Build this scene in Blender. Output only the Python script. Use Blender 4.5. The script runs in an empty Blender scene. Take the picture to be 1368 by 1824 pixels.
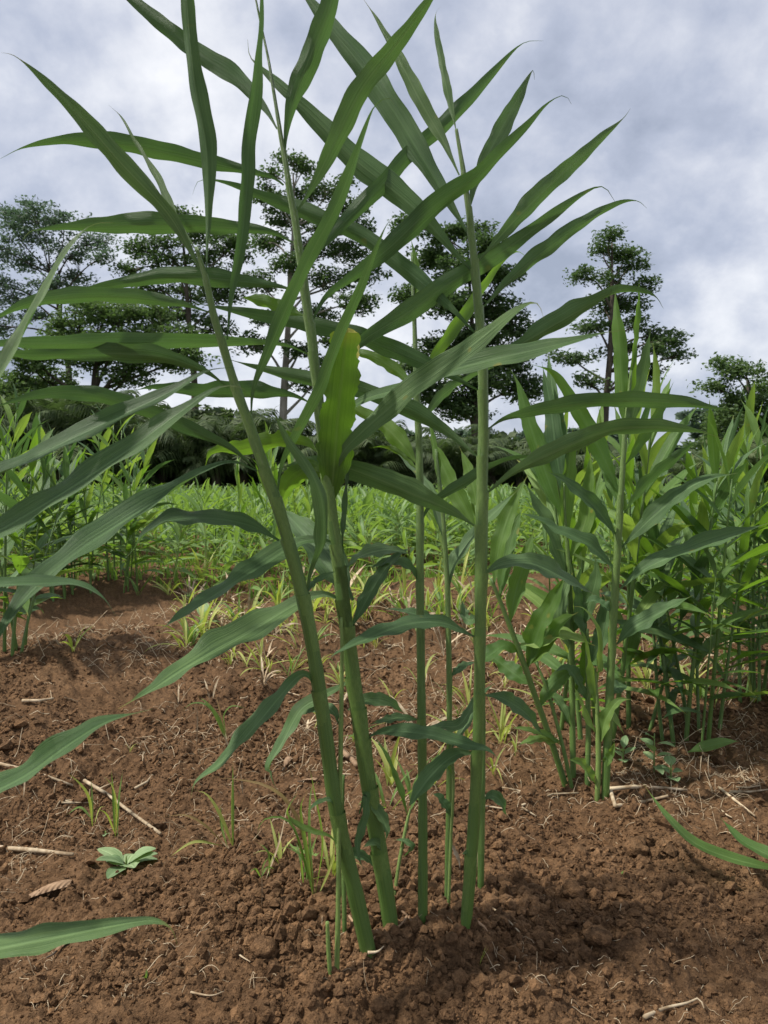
import bpy, math, random
import numpy as np
from mathutils import Vector, Matrix
R = math.radians
rng = random.Random(11)
nr = np.random.RandomState(5)
sc = bpy.context.scene
col = sc.collection

# ------------------------------------------------------------------ camera
F = 1370.0; HOR = 860.0                       # focal length and horizon row, in photograph pixels
CAMH = 0.5
PITCH = math.atan((912 - HOR) / F)
cam_d = bpy.data.cameras.new('camera'); cam = bpy.data.objects.new('camera', cam_d); col.objects.link(cam)
cam.location = (0, 0, CAMH); cam.rotation_euler = (math.pi / 2 - PITCH, 0, 0)
cam_d.sensor_fit = 'HORIZONTAL'; cam_d.sensor_width = 36; cam_d.lens = 36 * F / 1368
cam_d.clip_start = 0.02; cam_d.clip_end = 2000
cam_d.dof.use_dof = True; cam_d.dof.focus_distance = 1.15; cam_d.dof.aperture_fstop = 26
sc.camera = cam
CF = Vector((0, math.cos(PITCH), -math.sin(PITCH))); CU = Vector((0, math.sin(PITCH), math.cos(PITCH))); CR = Vector((1, 0, 0))
CP = Vector((0, 0, CAMH))

# ------------------------------------------------------------------ world, sun, exposure
SUN_EL, SUN_AZ = R(58), R(-98)                # azimuth from +Y towards +X
w = bpy.data.worlds.new('World'); sc.world = w; w.use_nodes = True
nt = w.node_tree; nt.nodes.clear()
def N(t, typ, **kw):
    n = t.nodes.new(typ)
    for k, v in kw.items():
        if k.startswith('i_'):
            n.inputs[int(k[2:]) if k[2:].isdigit() else k[2:].replace('_', ' ')].default_value = v
        else: setattr(n, k, v)
    return n
def ramp(t, stops, interp='LINEAR'):
    n = t.nodes.new('ShaderNodeValToRGB'); cr = n.color_ramp; cr.interpolation = interp
    while len(cr.elements) < len(stops): cr.elements.new(0.5)
    for e, (p, c) in zip(cr.elements, stops):
        e.position = p; e.color = (*c, 1) if len(c) == 3 else c
    return n
L = nt.links.new
sky = N(nt, 'ShaderNodeTexSky', sky_type='NISHITA', sun_disc=False)
sky.sun_elevation = SUN_EL; sky.sun_rotation = SUN_AZ
skys = N(nt, 'ShaderNodeVectorMath', operation='SCALE'); skys.inputs['Scale'].default_value = 1.0
L(sky.outputs[0], skys.inputs[0])
tc = N(nt, 'ShaderNodeTexCoord'); sep = N(nt, 'ShaderNodeSeparateXYZ'); L(tc.outputs['Generated'], sep.inputs[0])
zz = N(nt, 'ShaderNodeMath', operation='MAXIMUM', i_1=0.0); L(sep.outputs[2], zz.inputs[0])
za = N(nt, 'ShaderNodeMath', operation='ADD', i_1=0.75); L(zz.outputs[0], za.inputs[0])
dx = N(nt, 'ShaderNodeMath', operation='DIVIDE'); dy = N(nt, 'ShaderNodeMath', operation='DIVIDE')
L(sep.outputs[0], dx.inputs[0]); L(za.outputs[0], dx.inputs[1]); L(sep.outputs[1], dy.inputs[0]); L(za.outputs[0], dy.inputs[1])
cmb = N(nt, 'ShaderNodeCombineXYZ'); L(dx.outputs[0], cmb.inputs[0]); L(dy.outputs[0], cmb.inputs[1]); cmb.inputs[2].default_value = 3.3
n1 = N(nt, 'ShaderNodeTexNoise', i_Scale=3.4, i_Detail=7.0, i_Roughness=0.52, i_Distortion=0.15); L(cmb.outputs[0], n1.inputs['Vector'])
n2 = N(nt, 'ShaderNodeTexNoise', i_Scale=8.5, i_Detail=8.0, i_Roughness=0.58, i_Distortion=0.1); L(cmb.outputs[0], n2.inputs['Vector'])
mx = N(nt, 'ShaderNodeMix', data_type='FLOAT'); mx.inputs[0].default_value = 0.45
L(n1.outputs[0], mx.inputs[2]); L(n2.outputs[0], mx.inputs[3])
cl = ramp(nt, [(0.37, (3.5, 3.9, 4.9)), (0.45, (4.7, 5.1, 6.2)), (0.51, (6.0, 6.3, 7.2)), (0.56, (7.4, 7.6, 8.2)), (0.64, (9.3, 9.35, 9.6))])
for e in cl.color_ramp.elements: e.color = tuple(c / 10 for c in e.color[:3]) + (1,)
L(mx.outputs[0], cl.inputs[0])
cls = N(nt, 'ShaderNodeVectorMath', operation='SCALE'); cls.inputs['Scale'].default_value = 6.5; L(cl.outputs[0], cls.inputs[0])
mc = N(nt, 'ShaderNodeMix', data_type='RGBA'); mc.inputs[0].default_value = 0.9      # thick cloud cover over the clear sky
L(skys.outputs[0], mc.inputs[6]); L(cls.outputs[0], mc.inputs[7])
bg = N(nt, 'ShaderNodeBackground', i_Strength=0.12); L(mc.outputs[2], bg.inputs[0])
out = N(nt, 'ShaderNodeOutputWorld'); L(bg.outputs[0], out.inputs[0])

sun_d = bpy.data.lights.new('sun', 'SUN'); sun_d.energy = 3.7; sun_d.angle = R(3); sun_d.color = (1, 0.95, 0.86)
sun = bpy.data.objects.new('sun', sun_d); col.objects.link(sun)
sd = Vector((math.sin(SUN_AZ) * math.cos(SUN_EL), math.cos(SUN_AZ) * math.cos(SUN_EL), math.sin(SUN_EL)))
sun.rotation_euler = sd.to_track_quat('Z', 'Y').to_euler(); sun.location = (0, 0, 20)
vs = sc.view_settings; vs.view_transform = 'Standard'; vs.look = 'None'; vs.exposure = 0.52; vs.gamma = 1; vs.use_curve_mapping = False
sc.cycles.transparent_max_bounces = 8; sc.cycles.max_bounces = 8

# ------------------------------------------------------------------ helpers
def P(px, py, d):                              # a point seen at (px, py), d metres in front of the camera
    return CP + CF * d + CR * ((px - 684) / F * d) - CU * ((py - 912) / F * d)
def _h(ix, iy, s):
    n = (ix.astype(np.int64) * 374761393 + iy.astype(np.int64) * 668265263 + s * 974634533) & 0xffffffff
    n = ((n ^ (n >> 13)) * 1274126177) & 0xffffffff
    return ((n ^ (n >> 16)) & 0xffff) / 65535.0
def vn(x, y, s=0):
    ix, iy = np.floor(x), np.floor(y); fx, fy = x - ix, y - iy
    fx = fx * fx * (3 - 2 * fx); fy = fy * fy * (3 - 2 * fy)
    a, b, c, d = _h(ix, iy, s), _h(ix + 1, iy, s), _h(ix, iy + 1, s), _h(ix + 1, iy + 1, s)
    return (a * (1 - fx) + b * fx) * (1 - fy) + (c * (1 - fx) + d * fx) * fy * 1.0
def cell(x, y, s=0):                            # rounded grains: 1 at a grain's middle, falling to its edge
    ix, iy = np.floor(x), np.floor(y); f1 = np.full(x.shape, 9.0)
    for a in (-1, 0, 1):
        for b in (-1, 0, 1):
            cx, cy = ix + a, iy + b
            f1 = np.minimum(f1, (cx + _h(cx, cy, s) - x) ** 2 + (cy + _h(cx, cy, s + 7) - y) ** 2)
    return np.clip(1 - f1 * 1.3, 0, 1)
def height(x, y):
    x = np.asarray(x, float); y = np.asarray(y, float)
    v = (-x + (y - 0.88)) / 1.41421
    r = np.sqrt(x * x + y * y)
    near = np.clip(1.5 - r / 8, 0.25, 1)
    z = 0.05 * (np.cos(2 * np.pi * v / 1.75) - 1) * near
    z = z + 0.05 * (vn(x * 2.3 + 7, y * 2.3, 1) - 0.5) * near + 0.028 * (vn(x * 7, y * 7, 2) - 0.5)
    z = z + 0.020 * (vn(x * 21, y * 21, 3) - 0.5) + 0.013 * (np.abs(vn(x * 48, y * 48, 4) - 0.5) * 2 - 0.4)
    rough = np.clip(vn(x * 3.1, y * 3.1, 12) * 1.7 - 0.25, 0.25, 1.2)     # cloddy patches and finer tilth
    xw, yw = x + .012 * vn(x * 60, y * 60, 13), y + .012 * vn(x * 60, y * 60, 14)
    c1 = cell(xw * 42, yw * 42, 15); c2 = cell(xw * 115, yw * 115, 16); pick = np.clip(vn(x * 16, y * 16, 17) * 3 - 1.2, 0, 1)
    z = z + rough * 0.011 * c1 * pick + 0.0042 * c2 * (0.2 + 0.7 * rough) + 0.003 * (vn(x * 300, y * 300, 6) - 0.5)
    m = np.exp(-((x - 0.03) ** 2 + (y - 0.86) ** 2) / 0.05)          # earthed-up mound round the middle clump
    m2 = np.exp(-((x + 0.62) ** 2 / .5 + (y - 1.75 - .35 * x) ** 2 / .02))      # low ridge across the left middle ground
    return z * (1 - 0.25 * m) + 0.022 * m + 0.03 * m2
def gz(x, y): return float(height(np.array([x]), np.array([y]))[0])
def G(px, py, lift=0.0):                       # the point of the ground seen at (px, py)
    k = CF + CR * ((px - 684) / F) - CU * ((py - 912) / F)
    lo, hi = 0.3, 60.0
    for it in range(3):
        D_ = np.geomspace(lo, hi, 160 if it == 0 else 24)
        below = (CP.z + k.z * D_) <= height(CP.x + k.x * D_, CP.y + k.y * D_)
        if not below.any(): return P(px, py, 60.0), 60.0
        q_ = int(np.argmax(below)); lo, hi = D_[max(0, q_ - 1)], D_[q_]
    d = (lo + hi) / 2; p = P(px, py, d); p.z += lift
    return p, d
def link(o, parent=None):
    col.objects.link(o)
    if parent: o.parent = parent
    return o
def tag(o, label=None, cat=None, group=None, kind=None):
    if label: o['label'] = label
    if cat: o['category'] = cat
    if group: o['group'] = group
    if kind: o['kind'] = kind
    return o
def empty(name, loc, label, cat, group=None):
    o = bpy.data.objects.new(name, None); o.location = loc; o.empty_display_size = 0.05
    return link(tag(o, label, cat, group))
def mesh(name, V, Fc, mat, uv=None, smooth=True):
    m = bpy.data.meshes.new(name)
    m.from_pydata([tuple(v) for v in V], [], Fc)
    if uv is not None:
        ul = m.uv_layers.new(name='UVMap'); li = np.empty(len(m.loops), dtype=np.int32); m.loops.foreach_get('vertex_index', li)
        ul.data.foreach_set('uv', np.asarray(uv, np.float32)[li].ravel())
    if smooth: m.polygons.foreach_set('use_smooth', np.ones(len(m.polygons), dtype=bool))
    if mat: m.materials.append(mat)
    m.update(); return m
def big_mesh(name, V, T, mat, uv=None, smooth=True):                 # numpy path; T is (n,3) or (n,4)
    m = bpy.data.meshes.new(name); V = np.asarray(V, np.float32); T = np.asarray(T, np.int32)
    k = T.shape[1]; m.vertices.add(len(V)); m.vertices.foreach_set('co', V.ravel())
    m.loops.add(T.size); m.loops.foreach_set('vertex_index', T.ravel())
    m.polygons.add(len(T)); m.polygons.foreach_set('loop_start', np.arange(0, T.size, k, dtype=np.int32))
    m.polygons.foreach_set('loop_total', np.full(len(T), k, np.int32))
    m.polygons.foreach_set('use_smooth', np.full(len(T), smooth))
    if uv is not None:
        ul = m.uv_layers.new(name='UVMap'); ul.data.foreach_set('uv', np.asarray(uv, np.float32)[T.ravel()].ravel())
    if mat: m.materials.append(mat)
    m.update(calc_edges=True); m.validate(); return m
def obj(name, m, parent=None, loc=None):
    o = bpy.data.objects.new(name, m)
    if loc is not None: o.location = loc
    return link(o, parent)
def spline(pts, n):                            # Catmull-Rom through points of any dimension, n samples evenly by length
    p = np.asarray(pts, float)
    if len(p) == 2: p = np.array([p[0], (p[0] + p[1]) / 2, p[1]])
    e = np.vstack([2 * p[0] - p[1], p, 2 * p[-1] - p[-2]]); o = []
    for i in range(1, len(e) - 2):
        for t in np.linspace(0, 1, 12, endpoint=False):
            a, b, c, d = e[i - 1], e[i], e[i + 1], e[i + 2]
            o.append(0.5 * (2 * b + (c - a) * t + (2 * a - 5 * b + 4 * c - d) * t * t + (3 * b - a - 3 * c + d) * t ** 3))
    o.append(e[-2]); o = np.array(o)
    s = np.r_[0, np.cumsum(np.linalg.norm(np.diff(o[:, :3], axis=0), axis=1))]
    q = np.linspace(0, s[-1], n)
    return np.stack([np.interp(q, s, o[:, k]) for k in range(o.shape[1])], 1)
def tube(pts, radii, sides=8, uvs=False, close=True):
    p = np.asarray(pts, float); n = len(p)
    t = np.gradient(p, axis=0); t /= np.linalg.norm(t, axis=1)[:, None] + 1e-9
    ref = np.array([0.3, 0.9, 0.1]) if abs(t[0][2]) > 0.6 else np.array([0.05, 0.1, 1.0])
    V, Fc, uv = [], [], []
    for i in range(n):
        a = np.cross(t[i], ref); a /= np.linalg.norm(a) + 1e-9; b = np.cross(t[i], a)
        for k in range(sides):
            an = 2 * math.pi * k / sides
            V.append(p[i] + radii[i] * (math.cos(an) * a + math.sin(an) * b)); uv.append((k / sides, i / (n - 1)))
    for i in range(n - 1):
        for k in range(sides):
            k2 = (k + 1) % sides
            Fc.append((i * sides + k, i * sides + k2, (i + 1) * sides + k2, (i + 1) * sides + k))
    if close:
        Fc.append(tuple(range(sides - 1, -1, -1))); Fc.append(tuple((n - 1) * sides + k for k in range(sides)))
    return V, Fc, uv

# ------------------------------------------------------------------ materials
def newmat(name):
    m = bpy.data.materials.new(name); m.use_nodes = True; t = m.node_tree; t.nodes.clear()
    o = N(t, 'ShaderNodeOutputMaterial'); return m, t, o
def leaf_mat(name, dark, mid, trans, tw=0.4, rough=0.47, tip=(0.30, 0.25, 0.05), vein=90.0, spec=0.36):
    m, t, o = newmat(name); l = t.links.new
    uv = N(t, 'ShaderNodeUVMap'); sp = N(t, 'ShaderNodeSeparateXYZ'); l(uv.outputs[0], sp.inputs[0])
    tcn = N(t, 'ShaderNodeTexCoord'); oi = N(t, 'ShaderNodeObjectInfo')
    sc_ = N(t, 'ShaderNodeVectorMath', operation='MULTIPLY'); sc_.inputs[1].default_value = (vein, 2.5, 1); l(uv.outputs[0], sc_.inputs[0])
    off = N(t, 'ShaderNodeVectorMath', operation='ADD'); l(sc_.outputs[0], off.inputs[0])
    sr = N(t, 'ShaderNodeMath', operation='MULTIPLY', i_1=57.0); l(oi.outputs['Random'], sr.inputs[0]); l(sr.outputs[0], off.inputs[1])
    nv = N(t, 'ShaderNodeTexNoise', i_Scale=0.55, i_Detail=3.0, i_Roughness=0.6); l(off.outputs[0], nv.inputs['Vector'])
    nb = N(t, 'ShaderNodeTexNoise', i_Scale=26.0, i_Detail=3.0); l(tcn.outputs['Object'], nb.inputs['Vector'])
    mixn = N(t, 'ShaderNodeMix', data_type='FLOAT'); mixn.inputs[0].default_value = 0.3; l(nv.outputs[0], mixn.inputs[2]); l(nb.outputs[0], mixn.inputs[3])
    cr = ramp(t, [(0.38, dark), (0.60, mid)]); l(mixn.outputs[0], cr.inputs[0])
    # pale midrib
    a = N(t, 'ShaderNodeMath', operation='SUBTRACT', i_1=0.5); l(sp.outputs[0], a.inputs[0])
    b = N(t, 'ShaderNodeMath', operation='ABSOLUTE'); l(a.outputs[0], b.inputs[0])
    rib = ramp(t, [(0.0, (1, 1, 1)), (0.035, (0.5, 0.5, 0.5)), (0.06, (0, 0, 0))]); l(b.outputs[0], rib.inputs[0])
    ribm = N(t, 'ShaderNodeMix', data_type='RGBA'); ribc = tuple(min(1, c * 1.7 + 0.03) for c in mid); ribm.inputs[7].default_value = (*ribc, 1)
    rf = N(t, 'ShaderNodeMath', operation='MULTIPLY', i_1=0.5); l(rib.outputs[0], rf.inputs[0]); l(rf.outputs[0], ribm.inputs[0]); l(cr.outputs[0], ribm.inputs[6])
    # dry tip and rusty spots
    tipf = ramp(t, [(0.90, (0, 0, 0)), (0.985, (1, 1, 1))]); l(sp.outputs[1], tipf.inputs[0])
    tipm = N(t, 'ShaderNodeMix', data_type='RGBA'); tipm.inputs[7].default_value = (*tip, 1)
    tf = N(t, 'ShaderNodeMath', operation='MULTIPLY'); l(tipf.outputs[0], tf.inputs[0]); l(oi.outputs['Random'], tf.inputs[1]); l(tf.outputs[0], tipm.inputs[0]); l(ribm.outputs[2], tipm.inputs[6])
    ns = N(t, 'ShaderNodeTexNoise', i_Scale=45.0, i_Detail=1.0); l(tcn.outputs['Object'], ns.inputs['Vector'])
    sf = ramp(t, [(0.735, (0, 0, 0)), (0.78, (0.7, 0.7, 0.7))]); l(ns.outputs[0], sf.inputs[0])
    spm = N(t, 'ShaderNodeMix', data_type='RGBA'); spm.inputs[7].default_value = (0.26, 0.24, 0.05, 1); l(sf.outputs[0], spm.inputs[0]); l(tipm.outputs[2], spm.inputs[6])
    hs = N(t, 'ShaderNodeHueSaturation')
    hv = N(t, 'ShaderNodeMapRange'); hv.inputs[3].default_value = 0.78; hv.inputs[4].default_value = 1.28; l(oi.outputs['Random'], hv.inputs[0]); l(hv.outputs[0], hs.inputs['Value'])
    hh = N(t, 'ShaderNodeMapRange'); hh.inputs[3].default_value = 0.515; hh.inputs[4].default_value = 0.488; l(oi.outputs['Random'], hh.inputs[0]); l(hh.outputs[0], hs.inputs['Hue'])
    l(spm.outputs[2], hs.inputs['Color'])
    pb = N(t, 'ShaderNodeBsdfPrincipled'); pb.inputs['Roughness'].default_value = rough; pb.inputs['Specular IOR Level'].default_value = spec
    l(hs.outputs[0], pb.inputs['Base Color'])
    bp = N(t, 'ShaderNodeBump', i_Strength=0.6, i_Distance=0.002); l(nv.outputs[0], bp.inputs['Height']); l(bp.outputs[0], pb.inputs['Normal'])
    tr = N(t, 'ShaderNodeBsdfTranslucent'); tm = N(t, 'ShaderNodeMix', data_type='RGBA', blend_type='MULTIPLY'); tm.inputs[0].default_value = 0.5
    tm.inputs[6].default_value = (*trans, 1)
    vr = ramp(t, [(0.3, (0.55, 0.6, 0.5)), (0.7, (1.3, 1.3, 1.3))]); l(mixn.outputs[0], vr.inputs[0]); l(vr.outputs[0], tm.inputs[7])
    rd = N(t, 'ShaderNodeMix', data_type='RGBA'); rd.inputs[7].default_value = (*[c * 0.35 for c in trans], 1); l(rf.outputs[0], rd.inputs[0]); l(tm.outputs[2], rd.inputs[6])
    l(rd.outputs[2], tr.inputs[0])
    ms = N(t, 'ShaderNodeMixShader'); ms.inputs[0].default_value = tw; l(pb.outputs[0], ms.inputs[1]); l(tr.outputs[0], ms.inputs[2]); l(ms.outputs[0], o.inputs[0])
    return m
def plain_mat(name, c1, c2, scale=20, rough=0.7, detail=5, bump=0.0, spec=0.3, stretch=None, uvs=False, rnd=0.0):
    m, t, o = newmat(name); l = t.links.new
    tcn = N(t, 'ShaderNodeTexCoord'); src = tcn.outputs['UV' if uvs else 'Object']
    if stretch:
        mp = N(t, 'ShaderNodeMapping'); mp.inputs['Scale'].default_value = stretch; l(src, mp.inputs[0]); src = mp.outputs[0]
    n = N(t, 'ShaderNodeTexNoise', i_Scale=float(scale), i_Detail=float(detail), i_Roughness=0.6); l(src, n.inputs['Vector'])
    cr = ramp(t, [(0.35, c1), (0.65, c2)]); l(n.outputs[0], cr.inputs[0])
    pb = N(t, 'ShaderNodeBsdfPrincipled'); pb.inputs['Roughness'].default_value = rough; pb.inputs['Specular IOR Level'].default_value = spec
    cs = cr.outputs[0]
    if rnd:
        oi = N(t, 'ShaderNodeObjectInfo'); hs = N(t, 'ShaderNodeHueSaturation'); mr = N(t, 'ShaderNodeMapRange')
        mr.inputs[3].default_value = 1 - rnd; mr.inputs[4].default_value = 1 + rnd; l(oi.outputs['Random'], mr.inputs[0]); l(mr.outputs[0], hs.inputs['Value']); l(cs, hs.inputs['Color']); cs = hs.outputs[0]
    l(cs, pb.inputs['Base Color'])
    if bump:
        bp = N(t, 'ShaderNodeBump', i_Strength=1.0, i_Distance=bump); l(n.outputs[0], bp.inputs['Height']); l(bp.outputs[0], pb.inputs['Normal'])
    l(pb.outputs[0], o.inputs[0]); return m
def soil_mat(name, k=1.0):
    m, t, o = newmat(name); l = t.links.new
    geo = N(t, 'ShaderNodeNewGeometry'); pos = geo.outputs['Position']
    a = N(t, 'ShaderNodeTexNoise', i_Scale=3.2, i_Detail=6.0, i_Roughness=0.62); b = N(t, 'ShaderNodeTexNoise', i_Scale=75.0, i_Detail=5.0, i_Roughness=0.7)
    c = N(t, 'ShaderNodeTexNoise', i_Scale=420.0, i_Detail=3.0, i_Roughness=0.6)
    for q in (a, b, c): l(pos, q.inputs['Vector'])
    r1 = ramp(t, [(0.30, tuple(k * x for x in (0.080, 0.045, 0.023))), (0.52, tuple(k * x for x in (0.150, 0.087, 0.045))), (0.72, tuple(k * x for x in (0.235, 0.145, 0.079)))])
    mm = N(t, 'ShaderNodeMix', data_type='FLOAT'); mm.inputs[0].default_value = 0.55; l(a.outputs[0], mm.inputs[2]); l(b.outputs[0], mm.inputs[3]); l(mm.outputs[0], r1.inputs[0])
    r2 = ramp(t, [(0.30, (0.62, 0.60, 0.58)), (0.6, (1, 1, 1)), (0.74, (1.0, 1.0, 1.0)), (0.78, (1.5, 1.6, 1.7))]); l(c.outputs[0], r2.inputs[0])
    mu = N(t, 'ShaderNodeMix', data_type='RGBA', blend_type='MULTIPLY'); mu.inputs[0].default_value = 0.8; l(r1.outputs[0], mu.inputs[6]); l(r2.outputs[0], mu.inputs[7])
    vo = N(t, 'ShaderNodeTexVoronoi', i_Scale=210.0); l(pos, vo.inputs['Vector'])
    vs_ = N(t, 'ShaderNodeSeparateXYZ'); l(vo.outputs['Color'], vs_.inputs[0])
    isl = N(t, 'ShaderNodeMath', operation='ADD'); l(vs_.outputs[0], isl.inputs[0]); l(geo.outputs['Random Per Island'], isl.inputs[1])
    vr = ramp(t, [(0.1, (0.5, 0.48, 0.46)), (0.5, (1, 1, 1)), (0.9, (1.55, 1.5, 1.42))])
    hf = N(t, 'ShaderNodeMath', operation='MULTIPLY', i_1=0.5); l(isl.outputs[0], hf.inputs[0]); l(hf.outputs[0], vr.inputs[0])
    mu2 = N(t, 'ShaderNodeMix', data_type='RGBA', blend_type='MULTIPLY'); mu2.inputs[0].default_value = 0.9; l(mu.outputs[2], mu2.inputs[6]); l(vr.outputs[0], mu2.inputs[7])
    pb = N(t, 'ShaderNodeBsdfPrincipled'); pb.inputs['Roughness'].default_value = 0.95; pb.inputs['Specular IOR Level'].default_value = 0.12; l(mu2.outputs[2], pb.inputs['Base Color'])
    hsum = N(t, 'ShaderNodeMath', operation='MULTIPLY_ADD', i_1=0.35); l(c.outputs[0], hsum.inputs[0]); l(b.outputs[0], hsum.inputs[2])
    bp = N(t, 'ShaderNodeBump', i_Strength=1.0, i_Distance=0.008); l(hsum.outputs[0], bp.inputs['Height']); l(bp.outputs[0], pb.inputs['Normal'])
    l(pb.outputs[0], o.inputs[0]); return m

M_leaf = leaf_mat('ginger_leaf', (0.052, 0.108, 0.038), (0.122, 0.208, 0.074), (0.105, 0.220, 0.045), tw=0.32)
M_torn = leaf_mat('ginger_leaf_torn', (0.045, 0.105, 0.018), (0.085, 0.160, 0.030), (0.14, 0.30, 0.02), tw=0.4)
M_leafb = leaf_mat('ginger_leaf_bright', (0.055, 0.120, 0.024), (0.105, 0.190, 0.042), (0.23, 0.44, 0.03), tw=0.38)
M_leafy = leaf_mat('ginger_leaf_young', (0.10, 0.185, 0.040), (0.18, 0.285, 0.075), (0.34, 0.52, 0.06), tw=0.38)
M_yell = leaf_mat('ginger_leaf_yellow', (0.22, 0.24, 0.04), (0.40, 0.40, 0.08), (0.55, 0.55, 0.07), tw=0.4)
M_field = leaf_mat('field_leaf', (0.095, 0.175, 0.045), (0.185, 0.290, 0.085), (0.32, 0.52, 0.07), tw=0.36, vein=20)
M_grass = leaf_mat('weed_grass', (0.24, 0.29, 0.06), (0.46, 0.47, 0.15), (0.5, 0.62, 0.08), tw=0.4, vein=20, tip=(0.45, 0.36, 0.14))
M_reddry = leaf_mat('reddish_grass', (0.22, 0.11, 0.06), (0.36, 0.27, 0.10), (0.4, 0.3, 0.08), tw=0.3, vein=20)
M_weed = leaf_mat('broad_weed', (0.15, 0.24, 0.10), (0.28, 0.38, 0.19), (0.3, 0.45, 0.10), tw=0.35, vein=12, rough=0.6)
M_stem = plain_mat('ginger_stem', (0.052, 0.122, 0.024), (0.145, 0.240, 0.052), 7, 0.38, 3, 0.0008, 0.5, (30, 1.2, 1), True, 0.08)
M_sheath = plain_mat('leaf_sheath', (0.072, 0.150, 0.030), (0.19, 0.285, 0.070), 7, 0.4, 3, 0.0008, 0.45, (30, 1.2, 1), True, 0.05)
M_stemy = plain_mat('young_stem', (0.13, 0.22, 0.045), (0.24, 0.33, 0.09), 7, 0.42, 3, 0.0008, 0.5, (24, 1.2, 1), True, 0.15)
M_straw = plain_mat('straw', (0.24, 0.17, 0.10), (0.50, 0.41, 0.28), 60, 0.8, 4, 0.0006, 0.2, None, False, 0.25)
M_dry = plain_mat('dry_leaf', (0.17, 0.10, 0.055), (0.38, 0.255, 0.155), 40, 0.7, 5, 0.0006, 0.25, None, False, 0.15)
M_soil = soil_mat('soil'); M_crumb = soil_mat('soil_crumb', 1.12)
M_bark = plain_mat('bark_pale', (0.14, 0.12, 0.10), (0.34, 0.31, 0.27), 2.2, 0.9, 6, 0.03, 0.2, (1, 1, 0.35))
M_barkd = plain_mat('bark_dark', (0.045, 0.036, 0.028), (0.11, 0.09, 0.07), 2.5, 0.9, 6, 0.03, 0.2, (1, 1, 0.35))
def far_leaf(name, c1, c2, tr, tw=0.3):
    m, t, o = newmat(name); l = t.links.new
    geo = N(t, 'ShaderNodeNewGeometry'); n = N(t, 'ShaderNodeTexNoise', i_Scale=1.1, i_Detail=4.0); l(geo.outputs['Position'], n.inputs['Vector'])
    n2_ = N(t, 'ShaderNodeMath', operation='MULTIPLY_ADD', i_1=0.45); l(geo.outputs['Random Per Island'], n2_.inputs[0])
    s_ = N(t, 'ShaderNodeMath', operation='MULTIPLY', i_1=0.62); l(n.outputs[0], s_.inputs[0]); l(s_.outputs[0], n2_.inputs[2])
    cr = ramp(t, [(0.25, c1), (0.8, c2)]); l(n2_.outputs[0], cr.inputs[0])
    pb = N(t, 'ShaderNodeBsdfPrincipled'); pb.inputs['Roughness'].default_value = 0.6; pb.inputs['Specular IOR Level'].default_value = 0.25; l(cr.outputs[0], pb.inputs['Base Color'])
    trn = N(t, 'ShaderNodeBsdfTranslucent'); trn.inputs[0].default_value = (*tr, 1)
    ms = N(t, 'ShaderNodeMixShader'); ms.inputs[0].default_value = tw; l(pb.outputs[0], ms.inputs[1]); l(trn.outputs[0], ms.inputs[2]); l(ms.outputs[0], o.inputs[0]); return m
M_tree = [far_leaf('tree_leaf_dark', (0.032, 0.062, 0.026), (0.095, 0.140, 0.055), (0.11, 0.20, 0.05)),
          far_leaf('tree_leaf_grey', (0.065, 0.095, 0.075), (0.135, 0.180, 0.125), (0.13, 0.22, 0.11)),
          far_leaf('tree_leaf_mid', (0.045, 0.085, 0.032), (0.130, 0.185, 0.070), (0.15, 0.26, 0.06))]
M_palm = far_leaf('palm_leaf', (0.030, 0.050, 0.022), (0.105, 0.14, 0.058), (0.10, 0.17, 0.04), 0.25)
M_palml = far_leaf('palm_leaf_light', (0.06, 0.09, 0.035), (0.15, 0.18, 0.075), (0.12, 0.20, 0.05), 0.25)
M_turf = far_leaf('turf_blade', (0.12, 0.22, 0.035), (0.22, 0.34, 0.075), (0.3, 0.5, 0.06), 0.35)
M_farground = plain_mat('field_floor', (0.06, 0.09, 0.025), (0.13, 0.17, 0.045), 1.5, 0.95, 6)

# ------------------------------------------------------------------ ground
def build_ground():
    rr = [0.001, 0.12, 0.25]; r = 0.36
    while r < .62: rr.append(r); r *= 1.02
    while r < 1.75: rr.append(r); r *= 1.0026
    while r < 3.4: rr.append(r); r *= 1.006
    while r < 8: rr.append(r); r *= 1.015
    while r < 900: rr.append(r); r *= 1.06
    rr = np.array(rr)
    an = np.r_[np.linspace(-180, -34, 40, endpoint=False), np.linspace(-34, 34, 640, endpoint=False), np.linspace(34, 180, 40, endpoint=False)] * math.pi / 180
    A, RR = np.meshgrid(an, rr); X = RR * np.sin(A); Y = RR * np.cos(A)
    Z = height(X, Y); Z = np.where(RR > 60, -0.05, Z)
    V = np.stack([X.ravel(), Y.ravel(), Z.ravel()], 1); na, nrr = len(an), len(rr)
    i, k = np.meshgrid(np.arange(nrr - 1), np.arange(na), indexing='ij'); k2 = (k + 1) % na
    T = np.stack([i * na + k, i * na + k2, (i + 1) * na + k2, (i + 1) * na + k], -1).reshape(-1, 4)[:, ::-1]
    m = big_mesh('ground', V, T, M_soil)
    m.materials.append(M_farground)
    c = V[T].mean(1); mi = (np.hypot(c[:, 0], c[:, 1]) > 12).astype(np.int32); m.polygons.foreach_set('material_index', mi)
    tag(obj('ground', m), kind='structure')
build_ground()

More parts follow.
